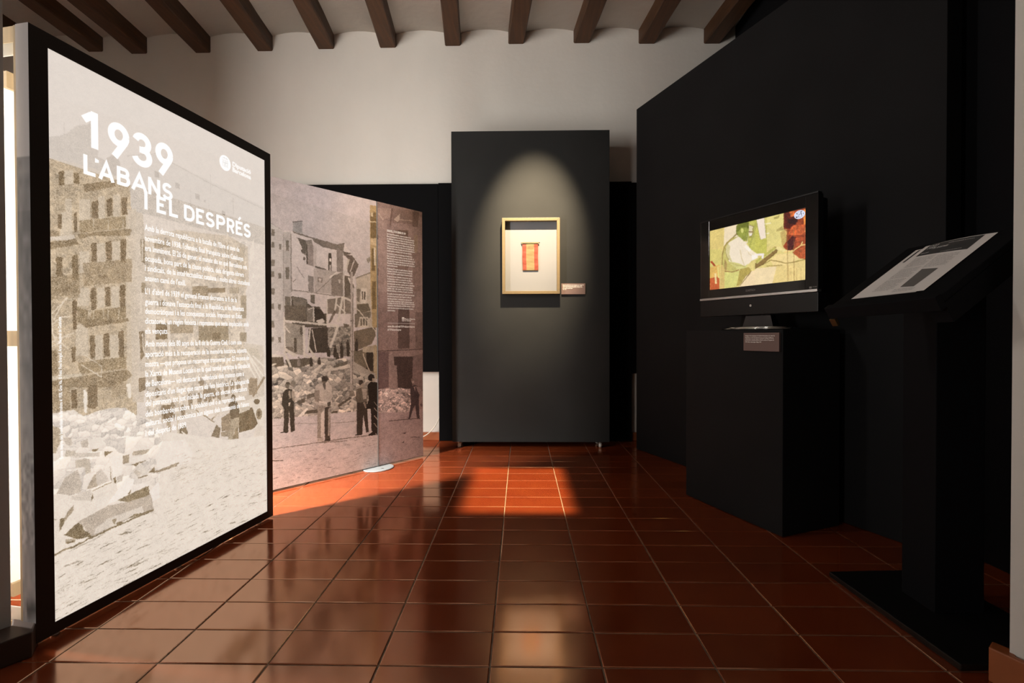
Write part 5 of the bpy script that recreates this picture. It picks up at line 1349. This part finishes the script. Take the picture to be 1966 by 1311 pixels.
MB().lathe([(.100, .0008), (.105, .002), (.105, .0055), (.102, .0075)], 40, (0, 0, 0), 'z', .82).build('plate', M['white_metal'], ft, smooth=False)
MB().lathe([(.008, .0075), (.008, .0092)], 12, (0, -.045, 0)).build('bolt', M['steel'], ft)

# ================================================================== PARTITION, PEDESTAL, TELEVISION
T0 = Vector((.8989, 3.7478)); T1 = Vector((1.6686, 1.9173)); tu = (T1 - T0).normalized()
pt = MB().box(0, (T1 - T0).length, 0, .10, .002, 2.634).build('partition', M['black_paint'], bevel=.003)
pt.location = (T0.x, T0.y, 0); pt.rotation_euler = (0, 0, math.atan2(tu.y, tu.x)); tag(pt, 'tall oblique black partition wall behind the television', 'partition')
Pf = Vector((.9138, 2.6673)); Pn = Vector((1.1398, 2.1060)); qu = (Pn - Pf).normalized()
pd = MB().box(0, (Pn - Pf).length, 0, .36, .002, .910).build('pedestal', M['black_paint'], bevel=.003)
pd.location = (Pf.x, Pf.y, 0); pd.rotation_euler = (0, 0, math.atan2(qu.y, qu.x)); tag(pd, 'black box pedestal carrying the television', 'pedestal')
cp = Pf + qu * ((Pn - Pf).length - .2024)
caption_card((cp.x - .9285 * .0012, cp.y - .374 * .0012, .8115), math.atan2(qu.y, qu.x), .192, .0835,
    ['Imatges de la campanya de l’exèrcit franquista a la ciutat de', "Sabadell, per ordre d'un bàndol: la tropa per la plaça del Mercat,", 'professionals i industrials, fàbrica «Turull i servei», 27 de gener de', '1939. Autor: desconegut. Còpia, 1939.'],
    'small mauve caption card on the pedestal front under the television', .0055, .0096, .0110, .0160, (.160, .154, .156, .090))
TL = Vector((1.0435, 2.6697)); TR = Vector((1.2898, 2.1957)); vu = (TR - TL).normalized(); TZ = 1.1341
tv = thing('television', 'black flat television showing a yellow film still on the pedestal', 'television', (TL.x, TL.y, 0), math.atan2(vu.y, vu.x))
TWD, THT = .534, .324
bz = MB(); X0, X1, Z0, Z1 = -.058, .592, TZ - .0455, TZ + .378
for a in ((X0, 0, Z0, Z1), (TWD, X1, Z0, Z1), (0, TWD, Z0, TZ), (0, TWD, TZ + THT, Z1)): bz.box(a[0], a[1], -.006, .03, a[2], a[3])
bz.build('bezel', M['gloss'], tv, bevel=.0015)
MB().box(X0 + .01, X1 - .01, .03, .085, Z0 + .01, Z1 - .01).build('back_cover', M['plastic'], tv, bevel=.01)
MB().box(X0, X1, -.0085, .02, Z1, Z1 + .006).build('top_trim', M['plastic'], tv)
tim = paint(TVP, 560, 340); tim = np.clip(grain(blur(blur(blur(blur(warp(tim, 1.1, 10))))), .04, 3), 0, 1)
M['screen'] = print_material('lit_screen', to_image('film_still', tim), emission=.98, diffuse=.02, rough=.25, spec=.4)
o = MB().add([(0, .001, TZ), (TWD, .001, TZ), (TWD, .001, TZ + THT), (0, .001, TZ + THT)], [(0, 1, 2, 3)]).build('screen', M['screen'], tv)
set_uv(o, lambda c: (c.x / TWD, (c.z - TZ) / THT)); o['label'] = 'lit screen with a man in shirt sleeves at work'
M['emb'] = mat('lit_pale_blue', (.1, .1, .1), .4, emit=((.72, .76, .95), .9)); M['embk'] = mat('lit_dark_blue', (.02, .02, .02), .4, emit=((.012, .012, .05), .9))
def oval(rx, rz, y, n=28): return [(.5030 + rx * math.cos(2 * math.pi * k / n), y, TZ + .3010 + rz * math.sin(2 * math.pi * k / n)) for k in range(n)]
em = MB(); em.add(oval(.0258, .0195, .0004), [tuple(range(28))]); o = em.build('channel_emblem', M['emb'], tv); o['label'] = 'pale oval channel emblem'
em = MB()
def er2(pts): em.add([(.5030 + a_, .0000, TZ + .3010 + b_) for a_, b_ in pts], [tuple(range(len(pts)))])
er2([(-.0165, .0080), (-.0100, .0105), (-.0095, .0020), (-.0125, -.0005), (-.0115, .0055)]); er2([(-.0190, -.0070), (-.0150, -.0060), (-.0120, -.0080), (-.0090, -.0040), (-.0095, -.0120), (-.0140, -.0135)])
er2([(-.006, -.0075), (-.0045, -.0020), (-.0025, -.0075), (-.0045, -.0105)]); er2([(-.0035, .001), (-.0015, .0055), (.0005, .001), (-.0015, -.002)])
er2([(.0065, .0130), (.0125, .0150), (.0125, .0120), (.0090, .0105), (.0080, .0040), (.0110, -.0015), (.0080, -.0040), (.0050, .0020), (.0050, .0085)]); er2([(.0090, -.0080), (.0115, -.0060), (.0120, -.0100), (.0095, -.0115)]); er2([(.0160, .0040), (.0190, .0030), (.0185, -.0015), (.0165, -.0005)])
for a_ in (-.0065, -.0015, .0035): er2([(a_ - .0006, -.0110), (a_ + .0006, -.0110), (a_ + .0006, -.0155), (a_ - .0006, -.0155)]); er2([(a_ - .0006, .0110), (a_ + .0006, .0110), (a_ + .0006, .0155), (a_ - .0006, .0155)])
em.build('channel_emblem_letters', M['embk'], tv)
MB().box(X0 - .0015, X1 - .0015, -.0105, .02, Z0 - .0120, Z0 - .0005).build('silver_strip', M['steel'], tv, bevel=.0006)
MB().box(X0, X1 + .002, -.008, .05, TZ - .147, Z0 - .0135).build('speaker_bar', M['plastic'], tv, bevel=.003)
t = MB(); add_line(t, 'SUNSTECH', .2300, TZ - .0285, .0540, .0105, -.0068, .02, 2); add_line(t, 'HDMI', .5690, TZ - .0395, .0180, .0065, -.0068, .02, 1)
t.add([(a_, -.0068, TZ + b_) for a_, b_ in ((.5530, -.0425), (.5650, -.0425), (.5650, -.0330), (.5530, -.0330))], [(0, 1, 2, 3)])
tag(t.build('lettering', M['ink_mid'], tv), kind='stuff')
MB().lathe([(.0060, -.0095), (.0060, -.0080)], 16, (.2595, 0, TZ - .1010), 'y').build('power_button', M['steel'], tv)
MB().add([(.2187, .012, TZ - .147), (.352, .012, TZ - .147), (.372, .004, TZ - .2080), (.2035, .004, TZ - .2080), (.2187, .045, TZ - .147), (.352, .045, TZ - .147), (.372, .06, TZ - .2080), (.2035, .06, TZ - .2080)], [(0, 3, 2, 1), (4, 5, 6, 7), (0, 1, 5, 4), (1, 2, 6, 5), (2, 3, 7, 6), (3, 0, 4, 7)]).build('neck', M['gloss'], tv)
c_ = (.270, .040, 0); zb_ = .9112
MB().lathe([(.190, zb_), (.204, zb_ + .0025), (.205, zb_ + .0055), (.196, zb_ + .0085)], 48, (c_[0], c_[1], 0), 'z', .62).build('base', M['chrome'], tv, smooth=True)
MB().lathe([(.172, zb_ + .0085), (.176, zb_ + .0105), (.176, zb_ + .0130), (.165, zb_ + .0150)], 48, (c_[0], c_[1], 0), 'z', .60).build('base_top', M['chrome'], tv, smooth=True)

# ================================================================== LECTERN AND SHEETS
pv = (Vector((1.0057, 1.4809, .9937)), Vector((1.0541, 1.2766, .9989)), Vector((1.2977, 1.3384, 1.1571)))
px_ = (pv[1] - pv[0]).normalized(); py_ = (pv[2] - pv[1]); py_ = (py_ - px_ * py_.dot(px_)).normalized(); pz_ = px_.cross(py_)
def desk_m(off=0.0): 
    o_ = pv[0] + pz_ * off
    return Matrix(((px_.x, py_.x, pz_.x, o_.x), (px_.y, py_.y, pz_.y, o_.y), (px_.z, py_.z, pz_.z, o_.z), (0, 0, 0, 1)))
lc = thing('lectern', 'black lectern with sloping top and flat base at the right doorway side', 'lectern', (1.34, 1.52, 0), 0)
inv = Matrix.Translation((-1.34, -1.52, 0))
def put(o_, m_): o_.data.transform(inv @ m_); o_.data.update(); return o_
put(MB().box(-.048, .272, -.035, .330, -.022, -.0022).build('desk', M['void_black'], lc, bevel=.003), desk_m())
put(MB().box(-.050, .274, -.055, -.035, -.035, .004).build('ledge', M['void_black'], lc, bevel=.002), desk_m())
put(MB().box(.225, .272, -.0345, .260, -.080, -.0225).build('support', M['void_black'], lc, bevel=.002), desk_m())
o = put(MB().box(-.050, -.030, -.058, -.048, -.060, -.036).build('bracket', M['brass'], lc, bevel=.001), desk_m()); o['label'] = 'small worn brass bracket'
col = MB().prism([(1.28, 1.50), (1.43, 1.50), (1.43, 1.63), (1.28, 1.63)], .020, 1.06); o = col.build('column', M['void_black'], lc, bevel=.003); o.data.transform(inv)
base = MB().prism([(1.125, 1.765), (1.150, 1.268), (1.52, 1.285), (1.50, 1.785)], .001, .020); o = base.build('base', M['plastic'], lc, bevel=.003); o.data.transform(inv)
def sheet(name, u0, u1, v0, v1, off, label, curl=0.0):
    t_ = thing(name, label, 'sheet of paper'); t_.matrix_world = desk_m(off)
    nx, ny = 8, 12; vs = []
    for j in range(ny + 1):
        for i in range(nx + 1):
            u = i / nx; v = j / ny; vs.append((u0 + (u1 - u0) * u, v0 + (v1 - v0) * v, curl * v * v * math.sin(math.pi * u) + .0))
    o_ = MB().add(vs, [(j * (nx + 1) + i, j * (nx + 1) + i + 1, (j + 1) * (nx + 1) + i + 1, (j + 1) * (nx + 1) + i) for j in range(ny) for i in range(nx)]).build('page', M['paper'], t_, smooth=True)
    return t_, (lambda u, v: curl * ((v - v0) / (v1 - v0)) ** 2 * math.sin(math.pi * min(max((u - u0) / (u1 - u0), 0), 1)))
s1, h1 = sheet('information_sheet', .0, .190, .0, .297, -.0014, 'white printed sheet lying underneath on the lectern, only its left edge showing')
s2, h2 = sheet('information_sheet', .0225, .2105, .0005, .3085, .0002, 'white printed sheet with black header on top of the lectern', .0045)
def flat(mb, quad, hf, dz):
    n_ = 6; (a, b_, c, d) = [Vector(q) for q in quad]; vs = []
    for j in range(n_ + 1):
        for i in range(n_ + 1):
            u = i / n_; v = j / n_; p_ = (a * (1 - u) + b_ * u) * (1 - v) + (d * (1 - u) + c * u) * v; vs.append((p_.x, p_.y, hf(p_.x, p_.y) + dz))
    mb.add(vs, [(j * (n_ + 1) + i, j * (n_ + 1) + i + 1, (j + 1) * (n_ + 1) + i + 1, (j + 1) * (n_ + 1) + i) for j in range(n_) for i in range(n_)])
mb = MB(); flat(mb, ((.0385, .2370), (.1835, .2255), (.1835, .3040), (.0385, .3070)), h2, .0004); mb.build('header', M['ink_dark'], s2)
mb = MB(); flat(mb, ((.1243, .0377), (.1649, .0319), (.1686, .1284), (.1200, .1378)), h2, .0004); mb.build('photograph', M['ink_mid'], s2)
mb = MB(); flat(mb, ((.0120, .214), (.0185, .214), (.0185, .292), (.0120, .292)), h1, .0004); mb.build('header', M['ink_dark'], s1)
mb = MB()
def pl(s_, x, v, w_, cap):
    m2 = MB(); add_line(m2, s_, x, v, w_, cap, 0, .01, 1); mb.add([(p[0], p[2], h2(p[0], p[2]) + .0008) for p in m2.v], m2.f)
pl('1939', .0455, .2890, .026, .0110); pl("L'ABANS", .0455, .2770, .026, .0085); pl('I EL DESPRÉS', .0640, .2700, .044, .0085); pl('Lectura recomanada de la mostra', .100, .2895, .066, .0045); pl('Sabadell', .0455, .2480, .022, .005); pl('un recorregut per 25 museus locals', .108, .2370, .055, .004)
tag(mb.build('header_lettering', M['ink_white'], s2), kind='stuff')
mb = MB(); wl_ = ('Amb la derrota republicana a la batalla de', "l'Ebre, l'ofensiva final sobre Catalunya era", 'imminent. El gener de 1939 la ciutat va ser', 'ocupada i bona part de la classe política', 'anava camí de la frontera i cap a l’exili.')
for k in range(30):
    if k in (9, 19): continue
    pl(wl_[k % 5], .0480, .2190 - k * .0066, .060 - .012 * (k % 5 == 4), .0030)
for k in range(11): pl(wl_[(k + 2) % 5], .1160, .2120 - k * .0066, .060 - .010 * (k % 4 == 3), .0030)
for k in range(3): pl(wl_[(k + 1) % 5], .1160, .0235 - k * .0062, .058, .0030)
tag(mb.build('body_lettering', M['ink_dark'], s2), kind='stuff')
